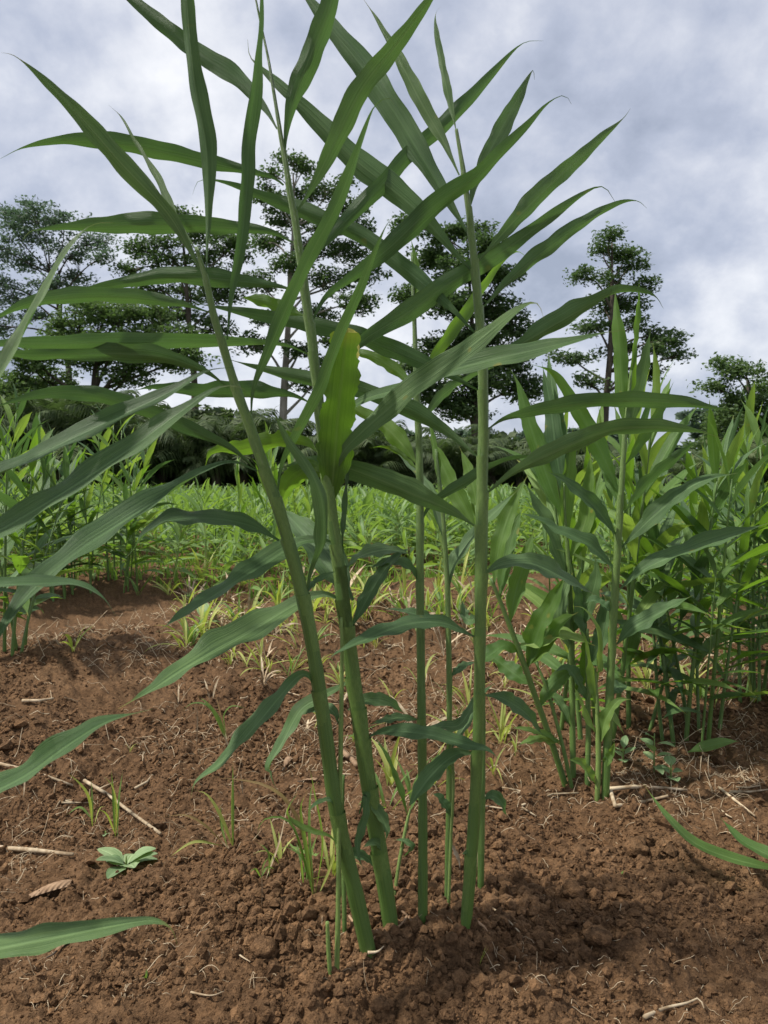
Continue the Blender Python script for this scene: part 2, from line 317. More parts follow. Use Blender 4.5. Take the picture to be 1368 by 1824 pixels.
# ------------------------------------------------------------------ leaves and shoots
def prof(t, kind=0):
    if kind == 1:                               # torn-off: broad to the end
        return np.clip(np.minimum(1, (t / 0.28) ** 0.7 + 0.08), 0, 1) * (1 - 0.22 * np.clip((t - 0.55) / 0.45, 0, 1))
    b = np.clip(t / 0.36, 0, 1); up = 0.10 + 0.90 * (b * b * (3 - 2 * b)) ** 0.85
    c = np.clip((t - 0.45) / 0.48, 0, 1); dn = (1 - c ** 2.1) * 0.95 + 0.05 * (1 - np.clip((t - 0.93) / 0.07, 0, 1) * 0.8)
    return up * dn
def leaf_geo(c, wd, W, seed, fold=0.28, wave=0.05, na=5, kind=0, ragged=0.0, base=None):
    """c: centre line (n,3); wd: unit width direction (n,3); W: greatest width."""
    n = len(c); t = np.linspace(0, 1, n); f = prof(t, kind) * W
    tg = np.gradient(c, axis=0); tg /= np.linalg.norm(tg, axis=1)[:, None] + 1e-9
    wd = wd - (wd * tg).sum(1)[:, None] * tg; wd /= np.linalg.norm(wd, axis=1)[:, None] + 1e-9
    nm = np.cross(tg, wd); nm *= np.where(nm[:, 2:3] < 0, -1, 1) if abs(nm[:, 2].mean()) > 0.15 else 1
    q = np.random.RandomState(seed); ph = q.rand(6) * 6.28
    V = []; uv = []
    us = np.linspace(-1, 1, na)
    for i in range(n):
        for u in us:
            s = 0 if u < 0 else 1
            e = abs(u)
            ww = f[i] * 0.5 * (1 + wave * 0.9 * e * (math.sin(11 * t[i] + ph[s]) + 0.6 * math.sin(29 * t[i] + ph[2 + s]) + 0.35 * math.sin(53 * t[i] + ph[3 - s])))
            if ragged and e > 0.9: ww *= 1 - ragged * q.rand()
            lift = fold * e * ww + wave * 1.6 * e * e * f[i] * 0.5 * (math.sin(14 * t[i] + ph[4 + s]) + 0.7 * math.sin(33 * t[i] + ph[s]))
            V.append(c[i] + wd[i] * u * ww + nm[i] * lift); uv.append(((u + 1) / 2, t[i]))
    Fc = [(i * na + k, i * na + k + 1, (i + 1) * na + k + 1, (i + 1) * na + k) for i in range(n - 1) for k in range(na - 1)]
    return V, Fc, uv
def traced_leaf(parent, pts, wpx, dd=0.0, roll=None, twist=0.0, d0=None, mat=None, seed=None, kind=0, fold=0.28, wave=0.115, ragged=0.0, dcurve=1.2, label=None, n=50, name='leaf'):
    """pts: the leaf's centre line from its node to its tip; d0: distance of the node; dd: how far the tip lies behind (+) or in front (-)."""
    seed = seed if seed is not None else rng.randrange(10 ** 6)
    p2 = spline(pts, n); t = np.linspace(0, 1, n)
    dep = d0 + dd * t ** dcurve
    c = np.array([P(p2[i, 0], p2[i, 1], dep[i]) for i in range(n)])
    my = p2[n // 2, 1]
    if roll is None: roll = 38 + (seed % 17)
    sgn = -1 if my < HOR else 1
    if my > HOR + 60: roll = min(58, roll + 14)
    if twist == 0 and kind == 0 and name == 'leaf': twist = ((seed * 104729) % 81) - 30
    if fold == 0.28: fold = 0.15 + 0.4 * ((seed * 7919) % 100) / 100
    g = np.gradient(p2, axis=0); g /= np.linalg.norm(g, axis=1)[:, None]
    per = np.stack([-g[:, 1], g[:, 0]], 1); flip = 1 if per[:, 1].mean() < 0 else -1; per = per * flip      # towards the upper side of the picture
    wd = []
    for i in range(n):
        a = R(roll + twist * (t[i] - 0.4)) * sgn
        p = np.array(CR) * per[i, 0] - np.array(CU) * per[i, 1]
        wd.append(p * math.cos(a) + np.array(CF) * math.sin(a))
    W = (0.88 if kind == 1 else 0.63) * wpx * dep[n // 2] / F / max(0.45, math.cos(R(roll)))
    V, Fc, uv = leaf_geo(c, np.array(wd), W, seed, fold, wave, kind=kind, ragged=ragged)
    loc = parent.location
    V = [Vector(v) - loc for v in V]
    o = obj(name, mesh(name, V, Fc, mat or M_leaf, uv), parent)
    if label: o['label'] = label
    return o
def traced_stem(parent, pts, d0, d1, mat=None, sides=10, name='stem'):
    """pts: (x, y, width) in pixels from the ground up."""
    n = max(18, int(len(pts) * 7)); p = spline([(x, y, w_) for x, y, w_ in pts], n)
    s = np.r_[0, np.cumsum(np.hypot(np.diff(p[:, 0]), np.diff(p[:, 1])))]; t = s / s[-1]
    dep = d0 + (d1 - d0) * t
    c = np.array([P(p[i, 0], p[i, 1], dep[i]) for i in range(n)]); dn = (c[0] - c[1]); dn /= np.linalg.norm(dn)
    saw = 1 + 0.09 * (((s / 105.0) % 1.0) - 0.45)
    p[:, 2] *= 0.77; r = p[:, 2] * 0.5 * dep / F * saw
    c = np.vstack([c[0] + dn * 0.045, c]); r = np.r_[r[0], r]
    V, Fc, uv = tube(c, r, sides); loc = parent.location
    return obj(name, mesh(name, [Vector(v) - loc for v in V], Fc, mat or M_stem, uv), parent), (p, dep)
def sheath(stem_o, st, y, side, mat, ln=95.0):
    """the pale-lipped leaf sheath clasping the stem below a leaf's node"""
    p, dep = st; yy = np.linspace(y + ln, y - 3, 9)
    if yy[0] > p[0, 1]: return
    x = np.interp(-yy, -p[:, 1], p[:, 0]); w_ = np.interp(-yy, -p[:, 1], p[:, 2]); d = np.interp(-yy, -p[:, 1], dep)
    k = np.linspace(0.9, 0.99, 9); k[-3:] = (1.01, 1.03, 1.08)
    c = np.array([P(x[i] + side * w_[i] * (0.02 + 0.05 * (i / 8) ** 2), yy[i], d[i] - 0.0006) for i in range(9)])
    V, Fc, uv = tube(c, w_ * .5 * d / F * k, 10, close=False); loc = stem_o.parent.location
    obj('leaf_sheath', mesh('leaf_sheath', [Vector(v) - loc for v in V], Fc, mat, uv), stem_o)
def depth_at(st, y):
    p, dep = st; return float(np.interp(-y, -p[:, 1], dep))
CAT = 'ginger shoot'
def traced_shoot(label, stem, dtop, leaves, group=None, mat=None, lmat=None, name='ginger_shoot', d0=None):
    b, db = G(stem[0][0], stem[0][1]) if d0 is None else (P(stem[0][0], stem[0][1], d0), d0)
    e = empty(name, b, label, CAT, group)
    so, st = traced_stem(e, stem, db, db + dtop, mat)
    for lf in leaves:
        kw = dict(lf[2]) if len(lf) > 2 else {}
        kw.setdefault('mat', lmat or M_leaf)
        y0 = kw.pop('ny', lf[0][0][1])
        traced_leaf(e, lf[0], lf[1], d0=depth_at(st, y0), **kw)
        sheath(so, st, y0, 1 if lf[0][2][0] > lf[0][0][0] else -1, mat or M_sheath)
    return e
GM = 'tall ginger shoots of the middle clump'

# --- the middle clump, shoot by shoot
traced_shoot('thick ginger shoot leaning far left, frontmost large stem of the middle clump',
  [(655, 1690, 38), (628, 1570, 37), (600, 1450, 35), (572, 1250, 33), (545, 1090, 32), (505, 935, 29), (450, 775, 25), (415, 675, 21), (382, 565, 17), (366, 495, 13), (350, 440, 8)], -0.05, [
  ([(366, 500), (335, 440), (295, 375), (215, 290), (140, 205), (65, 130), (25, 99), (3, 94)], 50, dict(dd=-0.04, roll=25)),
  ([(352, 450), (320, 400), (285, 330), (245, 260), (215, 208), (193, 187)], 20, dict(dd=0.06, roll=50)),
  ([(367, 492), (368, 440), (370, 380), (366, 260), (345, 140), (333, 10), (326, -110), (330, -200)], 48, dict(dd=-0.06, roll=20)),
  ([(405, 605), (412, 530), (430, 430), (440, 330), (443, 262), (456, 150), (465, 20), (468, -120)], 36, dict(dd=-0.05, roll=30, twist=90)),
  ([(371, 556), (320, 541), (245, 530), (165, 528), (95, 533), (45, 543), (5, 560), (-40, 590)], 38, dict(dd=-0.06, roll=38, twist=30)),
  ([(407, 690), (365, 662), (300, 638), (220, 630), (130, 630), (50, 632), (-40, 622)], 46, dict(dd=-0.08, roll=35)),
  ([(447, 740), (452, 690), (480, 620), (520, 525), (555, 450), (600, 365), (635, 275), (663, 196), (690, 174), (702, 186)], 38, dict(dd=-0.07, roll=35, twist=30)),
  ([(457, 836), (405, 795), (320, 757), (235, 722), (150, 700), (60, 705), (-30, 732)], 44, dict(dd=-0.05, roll=30, twist=-20)),
  ([(458, 840), (415, 824), (370, 836), (300, 880), (220, 930), (130, 990), (50, 1060), (0, 1130), (-20, 1190)], 56, dict(dd=-0.22, roll=38, twist=-25, fold=0.5)),
  ([(493, 890), (505, 820), (535, 760), (575, 680), (605, 600), (640, 520), (665, 455), (688, 402), (705, 384), (716, 386)], 30, dict(dd=-0.09, roll=40)),
  ([(497, 963), (450, 938), (380, 924), (310, 926), (265, 948), (232, 985), (214, 1004)], 42, dict(dd=-0.08, roll=44, twist=30)),
  ([(545, 1062), (556, 1015), (576, 965), (573, 890), (548, 830), (515, 785), (492, 742), (488, 728), (497, 722)], 34, dict(dd=-0.04, roll=40, twist=-30)),
  ([(541, 1064), (557, 1044), (578, 1028), (600, 1016)], 15, dict(dd=0.02, roll=50)),
  ([(566, 1232), (548, 1203), (528, 1208), (495, 1245), (445, 1305), (395, 1358), (350, 1392), (339, 1425)], 36, dict(dd=-0.10, roll=40)),
  ([(640, 1450), (652, 1412), (650, 1450), (637, 1495), (640, 1530), (650, 1552)], 24, dict(dd=-0.03, roll=20)),
  ], GM)
traced_shoot('tallest ginger shoot of the middle clump, bearing the torn yellowish green leaf',
  [(697, 1655, 38), (680, 1540, 38), (660, 1420, 37), (634, 1240, 36), (613, 1085, 33), (600, 980, 29), (588, 900, 26), (578, 820, 25), (568, 720, 24), (556, 610, 23), (545, 530, 21), (528, 410, 18), (514, 325, 14), (500, 240, 10), (487, 160, 8), (478, 105, 6), (462, 30, 5), (452, -20, 4)], -0.02, [
  ([(508, 268), (511, 235), (524, 175), (555, 95), (588, 10), (612, -80), (630, -150)], 54, dict(dd=-0.05, roll=25)),
  ([(528, 378), (555, 335), (598, 250), (645, 158), (705, 80), (765, 0), (810, -60)], 52, dict(dd=-0.08, roll=28, twist=25)),
  ([(541, 480), (560, 455), (610, 400), (680, 330), (740, 265), (800, 215), (865, 145), (915, 90), (940, 74), (968, 73)], 42, dict(dd=0.06, roll=30, twist=25)),
  ([(553, 578), (580, 530), (630, 490), (690, 445), (770, 370), (850, 312), (930, 232), (975, 185), (1005, 170), (1018, 186)], 46, dict(dd=-0.03, roll=34, twist=30)),
  ([(564, 680), (600, 645), (660, 598), (730, 555), (800, 505), (880, 458), (970, 395), (1040, 345), (1075, 333), (1097, 362)], 50, dict(dd=0.02, roll=32, twist=20)),
  ([(585, 870), (608, 810), (650, 765), (720, 705), (790, 655), (860, 600), (920, 553), (955, 540), (970, 570)], 62, dict(dd=-0.16, roll=-32)),
  ([(572, 760), (610, 735), (660, 708), (730, 690), (800, 662), (890, 638), (1000, 612), (1070, 594), (1112, 588)], 52, dict(dd=-0.12, roll=-38)),
  ([(589, 895), (596, 820), (602, 740), (610, 660), (617, 592)], 78, dict(dd=-0.06, roll=8, mat=M_torn, kind=1, ragged=0.25, fold=0.12, wave=0.07, label='torn bright green leaf with ragged edges')),
  ([(618, 600), (622, 592), (628, 610), (622, 640), (606, 662)], 26, dict(dd=-0.02, roll=20, mat=M_yell, ny=830, kind=1, label='yellowed folded-over leaf end')),
  ([(494, 230), (470, 190), (420, 138), (365, 102), (310, 60), (265, 25), (210, -20), (170, -60)], 46, dict(dd=0.05, roll=30)),
  ([(505, 330), (480, 314), (410, 298), (310, 275), (215, 257), (120, 250), (45, 262), (0, 283)], 38, dict(dd=-0.02, roll=42)),
  ([(521, 432), (480, 413), (400, 405), (290, 400), (180, 402), (95, 406), (55, 412), (40, 428)], 46, dict(dd=-0.04, roll=35)),
  ([(531, 518), (480, 507), (400, 498), (310, 492), (220, 505), (140, 520), (90, 525)], 42, dict(dd=0.05, roll=30)),
  ([(540, 562), (505, 548), (470, 538), (425, 528)], 34, dict(dd=0.05, roll=38, mat=M_leafb)),
  ([(546, 630), (500, 614), (380, 610), (240, 608), (100, 612), (0, 612), (-90, 622)], 36, dict(dd=-0.2, roll=45)),
  ([(554, 718), (515, 703), (440, 697), (350, 696), (275, 690), (230, 698)], 42, dict(dd=-0.03, roll=35)),
  ([(566, 806), (538, 785), (480, 790), (425, 800), (378, 806), (364, 835)], 50, dict(dd=0.06, roll=45, mat=M_leafb, ragged=0.2)),
  ([(588, 845), (550, 838), (515, 862), (495, 908)], 64, dict(dd=0.06, roll=30, mat=M_leafb, ragged=0.2)),
  ([(628, 1070), (590, 1015), (550, 960), (520, 925), (495, 900)], 74, dict(dd=0.12, roll=30)),
  ([(604, 972), (575, 963), (535, 966), (480, 1000), (405, 1046), (335, 1090), (276, 1128)], 46, dict(dd=-0.17, roll=38)),
  ([(610, 1070), (575, 1060), (525, 1078), (430, 1135), (340, 1185), (265, 1232), (210, 1263)], 58, dict(dd=-0.18, roll=38)),
  ([(612, 1012), (611, 960), (616, 890), (620, 825), (616, 770)], 14, dict(dd=0.01, roll=55)),
  ([(616, 1012), (640, 992), (680, 980), (715, 982), (735, 990)], 30, dict(dd=0.03, roll=50)),
  ([(626, 1118), (655, 1065), (685, 1015), (715, 985), (740, 974)], 38, dict(dd=0.04, roll=25)),
  ([(628, 1208), (608, 1222), (570, 1243), (535, 1266), (505, 1320), (480, 1370), (497, 1412), (515, 1422)], 32, dict(dd=-0.06, roll=35, twist=50)),
  ([(620, 1265), (650, 1248), (690, 1250), (722, 1272)], 26, dict(dd=0.05, roll=35)),
  ([(645, 1318), (690, 1303), (760, 1308), (825, 1325), (868, 1335), (893, 1358)], 28, dict(dd=-0.03, roll=45)),
  ([(655, 1405), (670, 1440), (688, 1475), (686, 1502)], 26, dict(dd=-0.02, roll=20)),
  ([(690, 1520), (668, 1500), (645, 1510)], 14, dict(dd=-0.03, roll=40)),
  ], GM)
traced_shoot('slim straight ginger shoot midway between the leaning stems and the stout upright one',
  [(753, 1645, 24), (753, 1450, 22), (750, 1200, 20), (748, 1000, 19), (748, 850, 17), (743, 720, 15), (739, 600, 11), (736, 520, 9), (734, 450, 6)], 0.06, [
  ([(736, 545), (745, 500), (738, 455), (731, 420)], 14, dict(dd=0.0, roll=30, mat=M_leafb)),
  ([(744, 828), (715, 790), (680, 757), (645, 738), (600, 700)], 46, dict(dd=0.05, roll=28, mat=M_leafb)),
  ([(745, 838), (710, 808), (680, 797), (658, 798)], 12, dict(dd=0.03, roll=55, mat=M_leafb)),
  ([(742, 700), (765, 650), (805, 590), (850, 525), (890, 470), (920, 448), (942, 462)], 32, dict(dd=0.10, roll=30, mat=M_leafb)),
  ([(744, 762), (780, 712), (830, 675), (890, 650)], 22, dict(dd=0.06, roll=52)),
  ([(748, 935), (770, 895), (830, 858), (880, 828), (930, 814), (985, 812)], 26, dict(dd=0.06, roll=35, twist=60)),
  ([(740, 690), (700, 655), (660, 635), (610, 620)], 30, dict(dd=0.05, roll=35, mat=M_leafb)),
  ([(748, 1040), (728, 1013), (700, 1003), (655, 1012)], 22, dict(dd=-0.02, roll=45)),
  ([(746, 1283), (715, 1278), (690, 1283), (655, 1292)], 16, dict(dd=-0.03, roll=50)),
  ([(752, 1300), (785, 1294), (820, 1290), (850, 1240), (862, 1225)], 20, dict(dd=0.03, roll=50)),
  ], GM)
traced_shoot('thin dark ginger shoot behind the upright right stem of the middle clump',
  [(797, 1600, 15), (800, 1400, 14), (800, 1200, 13), (797, 1050, 12), (790, 930, 10), (783, 860, 9), (776, 800, 6)], 0.05, [
  ([(783, 870), (775, 810), (768, 770), (760, 735)], 16, dict(dd=0.02, roll=45, mat=M_leafb)),
  ([(800, 1050), (812, 1000), (850, 945), (895, 900), (925, 870)], 26, dict(dd=0.06, roll=45)),
  ([(803, 1122), (770, 1104), (725, 1090), (678, 1084)], 20, dict(dd=-0.03, roll=45)),
  ([(803, 1205), (825, 1188), (850, 1178)], 16, dict(dd=0.02, roll=40)),
  ([(790, 960), (765, 880), (720, 820), (680, 790)], 26, dict(dd=0.1, roll=45)),
  ([(800, 1340), (830, 1290), (855, 1240), (885, 1215)], 15, dict(dd=0.05, roll=45)),
  ], GM)
traced_shoot('stout upright ginger shoot at the right of the middle clump',
  [(830, 1645, 28), (843, 1480, 28), (851, 1320, 26), (855, 1150, 26), (857, 1000, 30), (859, 860, 26), (861, 720, 24), (856, 600, 22), (848, 500, 20), (838, 400, 16), (826, 310, 12), (813, 230, 7)], -0.01, [
  ([(832, 412), (800, 360), (755, 285), (700, 195), (640, 112), (585, 45), (540, -15), (500, -80)], 66, dict(dd=0.06, roll=20, mat=M_leaf)),
  ([(840, 482), (800, 438), (740, 372), (680, 322), (620, 272), (555, 205), (500, 155), (465, 122), (445, 100), (441, 70)], 60, dict(dd=0.05, roll=24)),
  ([(845, 592), (800, 545), (725, 482), (645, 422), (560, 385), (470, 352), (395, 324), (355, 322), (343, 347)], 44, dict(dd=0.10, roll=34)),
  ([(857, 698), (800, 668), (720, 632), (640, 600), (540, 575), (440, 557), (335, 538)], 46, dict(dd=0.10, roll=34)),
  ([(852, 815), (795, 768), (720, 726), (640, 694), (560, 678), (480, 660), (392, 636)], 46, dict(dd=0.10, roll=32)),
  ([(847, 938), (800, 908), (740, 882), (680, 856), (615, 833), (550, 825), (480, 838)], 62, dict(dd=0.03, roll=30)),
  ([(818, 312), (790, 252), (750, 182), (705, 95), (668, 30), (645, -5)], 34, dict(dd=0.03, roll=30)),
  ([(813, 235), (797, 165), (783, 95), (775, 45), (777, 22), (786, 12)], 20, dict(dd=0.02, roll=35)),
  ([(836, 372), (848, 318), (885, 245), (925, 170), (948, 126), (952, 142)], 44, dict(dd=0.05, roll=25)),
  ([(852, 465), (915, 395), (985, 325), (1055, 260), (1108, 213), (1123, 193)], 44, dict(dd=0.04, roll=32)),
  ([(860, 548), (915, 492), (985, 435), (1055, 387), (1105, 361), (1135, 358), (1152, 371)], 36, dict(dd=0.06, roll=35)),
  ([(862, 650), (930, 612), (1010, 566), (1080, 527), (1125, 517), (1165, 527), (1182, 550)], 44, dict(dd=0.05, roll=38)),
  ([(865, 768), (905, 744), (980, 728), (1075, 716), (1190, 716), (1275, 727), (1325, 737)], 42, dict(dd=-0.02, roll=42)),
  ([(866, 880), (915, 842), (1000, 800), (1085, 768), (1160, 762), (1240, 768), (1290, 782)], 50, dict(dd=0.02, roll=38)),
  ([(864, 1022), (895, 1006), (945, 1004), (1000, 1028), (1065, 1062)], 46, dict(dd=0.05, roll=35)),
  ([(846, 1135), (790, 1110), (725, 1112), (655, 1138), (600, 1162), (578, 1185)], 34, dict(dd=-0.08, roll=42)),
  ([(862, 1238), (895, 1244), (938, 1272), (968, 1312)], 34, dict(dd=0.05, roll=30)),
  ([(846, 1342), (810, 1345), (765, 1385), (722, 1445)], 40, dict(dd=-0.05, roll=25)),
  ([(838, 1525), (832, 1518), (822, 1522)], 9, dict(dd=-0.01, roll=20)),
  ], GM)
traced_shoot('slender ginger shoot hidden behind the upright right stem of the middle clump',
  [(856, 1580, 16), (858, 1450, 15), (860, 1300, 13), (858, 1100, 12), (852, 950, 10), (848, 900, 7)], 0.05, [
  ([(850, 945), (828, 905), (800, 855), (778, 805), (762, 775)], 50, dict(dd=0.05, roll=15, mat=M_leafb)),
  ([(850, 930), (846, 880), (832, 830), (818, 795)], 34, dict(dd=0.04, roll=20, mat=M_leafb)),
  ([(860, 1425), (878, 1418), (895, 1432), (903, 1455)], 24, dict(dd=0.02, roll=30)),
  ([(858, 1100), (835, 1105), (825, 1090), (822, 1065)], 26, dict(dd=0.03, roll=30)),
  ], GM)
traced_shoot('thin pale shoot with a wiry twisted leaf at the middle clump front',
  [(600, 1732, 13), (602, 1640, 12), (604, 1480, 11), (607, 1330, 11), (609, 1180, 9), (608, 1100, 6)], 0.03, [
  ([(602, 1505), (585, 1488), (550, 1478), (517, 1460), (514, 1440), (528, 1415), (526, 1404)], 12, dict(dd=-0.02, roll=30, twist=120, mat=M_leafy)),
  ([(605, 1445), (588, 1424), (562, 1432), (548, 1450)], 9, dict(dd=-0.02, roll=40)),
  ([(604, 1290), (590, 1265), (560, 1262), (530, 1275)], 22, dict(dd=0.03, roll=40)),
  ], GM, mat=M_stemy)
traced_shoot('thin dark stemmed shoot pressed against the back of the pale front shoot',
  [(614, 1665, 11), (612, 1560, 11), (610, 1460, 9), (612, 1380, 6)], 0.02, [
  ([(611, 1540), (630, 1522), (655, 1530), (672, 1550)], 18, dict(dd=0.02, roll=40)), ], GM)
traced_shoot('short hairy cut-off stub standing in the soil before the pale shoot',
  [(588, 1738, 10), (585, 1690, 10), (583, 1642, 8)], 0.0, [], GM, mat=M_stemy, name='cut_shoot')
traced_shoot('young light green shoot between the thick leaning stems and the slim straight one',
  [(703, 1592, 9), (712, 1530, 8), (725, 1465, 7), (731, 1440, 4)], 0.02, [
  ([(727, 1455), (710, 1400), (690, 1350), (664, 1306)], 14, dict(dd=0.03, roll=35, mat=M_leafb)),
  ([(729, 1448), (750, 1400), (765, 1370), (790, 1330)], 12, dict(dd=0.05, roll=45, mat=M_leafy)),
  ([(715, 1530), (735, 1510), (720, 1498), (700, 1496)], 12, dict(dd=0.0, roll=40, mat=M_leaf)),
  ], GM, mat=M_stemy)
traced_shoot('thin light green shoot before the dark back stems of the middle clump',
  [(799, 1615, 8), (803, 1500, 7), (808, 1400, 6), (806, 1340, 4)], 0.0, [
  ([(806, 1455), (785, 1425), (768, 1412)], 22, dict(dd=0.0, roll=35)),
  ([(802, 1500), (815, 1530), (820, 1550)], 10, dict(dd=0.0, roll=35, mat=M_straw)),
  ([(806, 1380), (797, 1350), (800, 1320)], 10, dict(dd=0.0, roll=35, mat=M_leafb)),
  ], GM, mat=M_stemy)
# --- a shoot just outside the left edge whose leaves reach into view close to the lens
GLb = P(-230, 1824, 0.55); GLb.z = gz(GLb.x, GLb.y)
e = empty('ginger_shoot', GLb, 'ginger shoot rooted beyond the left edge, its long blurred leaves reaching in', CAT)
sp_ = spline([tuple(GLb - Vector((0, 0, 0.03))), tuple(P(-210, 1500, 0.55)), tuple(P(-190, 1100, 0.55)), tuple(P(-150, 800, 0.55)), tuple(P(-110, 560, 0.56))], 30)
V, Fc, uv = tube(sp_, np.linspace(0.008, 0.003, 30), 10); obj('stem', mesh('stem', [Vector(v) - GLb for v in V], Fc, M_stem, uv), e)
for pts, wp, kw in [
  ([(-150, 800), (-60, 745), (10, 655), (60, 560), (110, 465), (150, 412), (175, 398), (202, 397)], 48, dict(dd=0.05, roll=-30)),
  ([(-165, 900), (-80, 880), (0, 845), (100, 795), (200, 748), (300, 700), (365, 662), (418, 654)], 52, dict(dd=0.08, roll=-42)),
  ([(-185, 1020), (-90, 985), (0, 945), (110, 880), (220, 808), (320, 735), (385, 692), (430, 690), (438, 708)], 68, dict(dd=0.06, roll=-40)),
  ([(-200, 1120), (-110, 1060), (-20, 1045), (60, 1040), (130, 1040), (180, 1062), (207, 1098)], 30, dict(dd=-0.02, roll=45)),
  ([(-215, 1480), (-120, 1455), (-40, 1425), (50, 1380), (130, 1322), (195, 1284), (272, 1263)], 62, dict(dd=-0.03, roll=35)),
  ([(-225, 1690), (-120, 1712), (-20, 1693), (90, 1672), (190, 1652), (265, 1640), (303, 1652), (316, 1684)], 42, dict(dd=-0.02, roll=48))]:
    traced_leaf(e, pts, wp, d0=0.55, **kw)

# --- the second clump in the same row, to the right
GR = 'shoots of the ginger clump right of the middle one'
traced_shoot('tall straight main shoot of the right-hand clump, topped by erect blades',
  [(1078, 1420, 19), (1085, 1250, 18), (1094, 1080, 17), (1103, 930, 15), (1109, 830, 12), (1116, 740, 9), (1124, 660, 6)], 0.0, [
  ([(1114, 770), (1109, 700), (1104, 620), (1098, 560), (1095, 505)], 40, dict(dd=0.02, roll=15, mat=M_leafb)),
  ([(1122, 680), (1130, 620), (1136, 550), (1139, 490)], 20, dict(dd=0.0, roll=30, mat=M_leafb)),
  ([(1114, 790), (1130, 730), (1147, 660), (1160, 580)], 40, dict(dd=-0.03, roll=25)),
  ([(1106, 885), (1070, 805), (1020, 715), (985, 665), (945, 648)], 46, dict(dd=0.03, roll=20, mat=M_leafb)),
  ([(1108, 920), (1150, 865), (1205, 815), (1250, 778)], 34, dict(dd=-0.06, roll=40)),
  ([(1107, 975), (1170, 915), (1240, 862), (1315, 842)], 40, dict(dd=-0.06, roll=40)),
  ([(1099, 955), (1060, 905), (1010, 860), (970, 838)], 40, dict(dd=-0.05, roll=28)),
  ([(1097, 1015), (1050, 972), (990, 942), (915, 908)], 38, dict(dd=-0.05, roll=35)),
  ([(1102, 1052), (1160, 1008), (1270, 965), (1375, 930)], 32, dict(dd=-0.05, roll=45)),
  ([(1098, 1148), (1130, 1118), (1180, 1090), (1235, 1060)], 34, dict(dd=-0.03, roll=38)),
  ([(1090, 1090), (1060, 1070), (1040, 1075)], 22, dict(dd=0.02, roll=35)),
  ([(1084, 1240), (1098, 1225), (1120, 1222)], 28, dict(dd=0.02, roll=30)),
  ([(1112, 830), (1150, 770), (1180, 720), (1200, 680)], 34, dict(dd=0.05, roll=25, mat=M_leafb)),
  ([(1106, 900), (1085, 850), (1072, 800), (1065, 760)], 30, dict(dd=0.08, roll=25, mat=M_leafb)),
  ], GR)
traced_shoot('left-leaning shoot with a fan of broad dark leaves in the right-hand clump',
  [(1008, 1402, 15), (985, 1330, 14), (955, 1245, 13), (925, 1160, 12), (898, 1090, 10), (874, 1030, 7)], -0.03, [
  ([(938, 1195), (960, 1120), (990, 1060), (1010, 1020)], 48, dict(dd=-0.03, roll=20)),
  ([(908, 1112), (920, 1050), (940, 985), (952, 940)], 44, dict(dd=0.03, roll=15, mat=M_leafb)),
  ([(880, 1045), (890, 970), (915, 895), (942, 842)], 42, dict(dd=0.02, roll=15, mat=M_leafb)),
  ([(890, 1070), (900, 1010), (915, 950), (932, 902)], 34, dict(dd=0.05, roll=20, mat=M_leafb)),
  ([(927, 1165), (900, 1150), (875, 1165), (845, 1190)], 30, dict(dd=-0.05, roll=35)),
  ([(945, 1220), (915, 1200), (890, 1180), (862, 1160)], 40, dict(dd=0.06, roll=30)),
  ([(935, 1190), (970, 1150), (1000, 1110), (1030, 1090)], 40, dict(dd=-0.02, roll=30)),
  ([(960, 1260), (985, 1220), (1010, 1200), (1030, 1175)], 34, dict(dd=0.02, roll=30)),
  ([(920, 1150), (960, 1145), (1000, 1130), (1060, 1150)], 28, dict(dd=-0.02, roll=45, mat=M_leafy)),
  ], GR, lmat=M_leafb)
traced_shoot('dark upright shoot inside the right-hand clump, its blades rising close together',
  [(1021, 1385, 14), (1019, 1250, 13), (1018, 1120, 12), (1012, 1000, 10), (1006, 920, 8), (1004, 860, 5)], 0.03, [
  ([(1008, 965), (1008, 890), (1015, 820), (1021, 757)], 44, dict(dd=0.02, roll=15, mat=M_leafb)),
  ([(1015, 1050), (985, 965), (950, 890), (930, 850)], 46, dict(dd=0.02, roll=20)),
  ([(1005, 930), (975, 850), (945, 760), (925, 690), (908, 655)], 50, dict(dd=0.05, roll=15, mat=M_leafb)),
  ([(1004, 890), (990, 800), (980, 720), (965, 645)], 46, dict(dd=0.05, roll=20)),
  ([(1004, 870), (1000, 790), (985, 700), (975, 620)], 40, dict(dd=0.08, roll=25)),
  ([(1017, 1130), (1045, 1085), (1062, 1030), (1060, 985)], 40, dict(dd=-0.02, roll=20)),
  ([(1018, 1160), (1000, 1105), (1005, 1060), (1020, 1020)], 40, dict(dd=0.0, roll=25)),
  ([(1019, 1240), (1040, 1200), (1045, 1150), (1040, 1110)], 28, dict(dd=0.0, roll=25, mat=M_leafb)),
  ([(1012, 1000), (1042, 930), (1050, 860), (1052, 800)], 40, dict(dd=0.03, roll=25, mat=M_leafb)),
  ([(1019, 1300), (1000, 1260), (985, 1240), (960, 1235)], 26, dict(dd=0.03, roll=30)),
  ], GR)
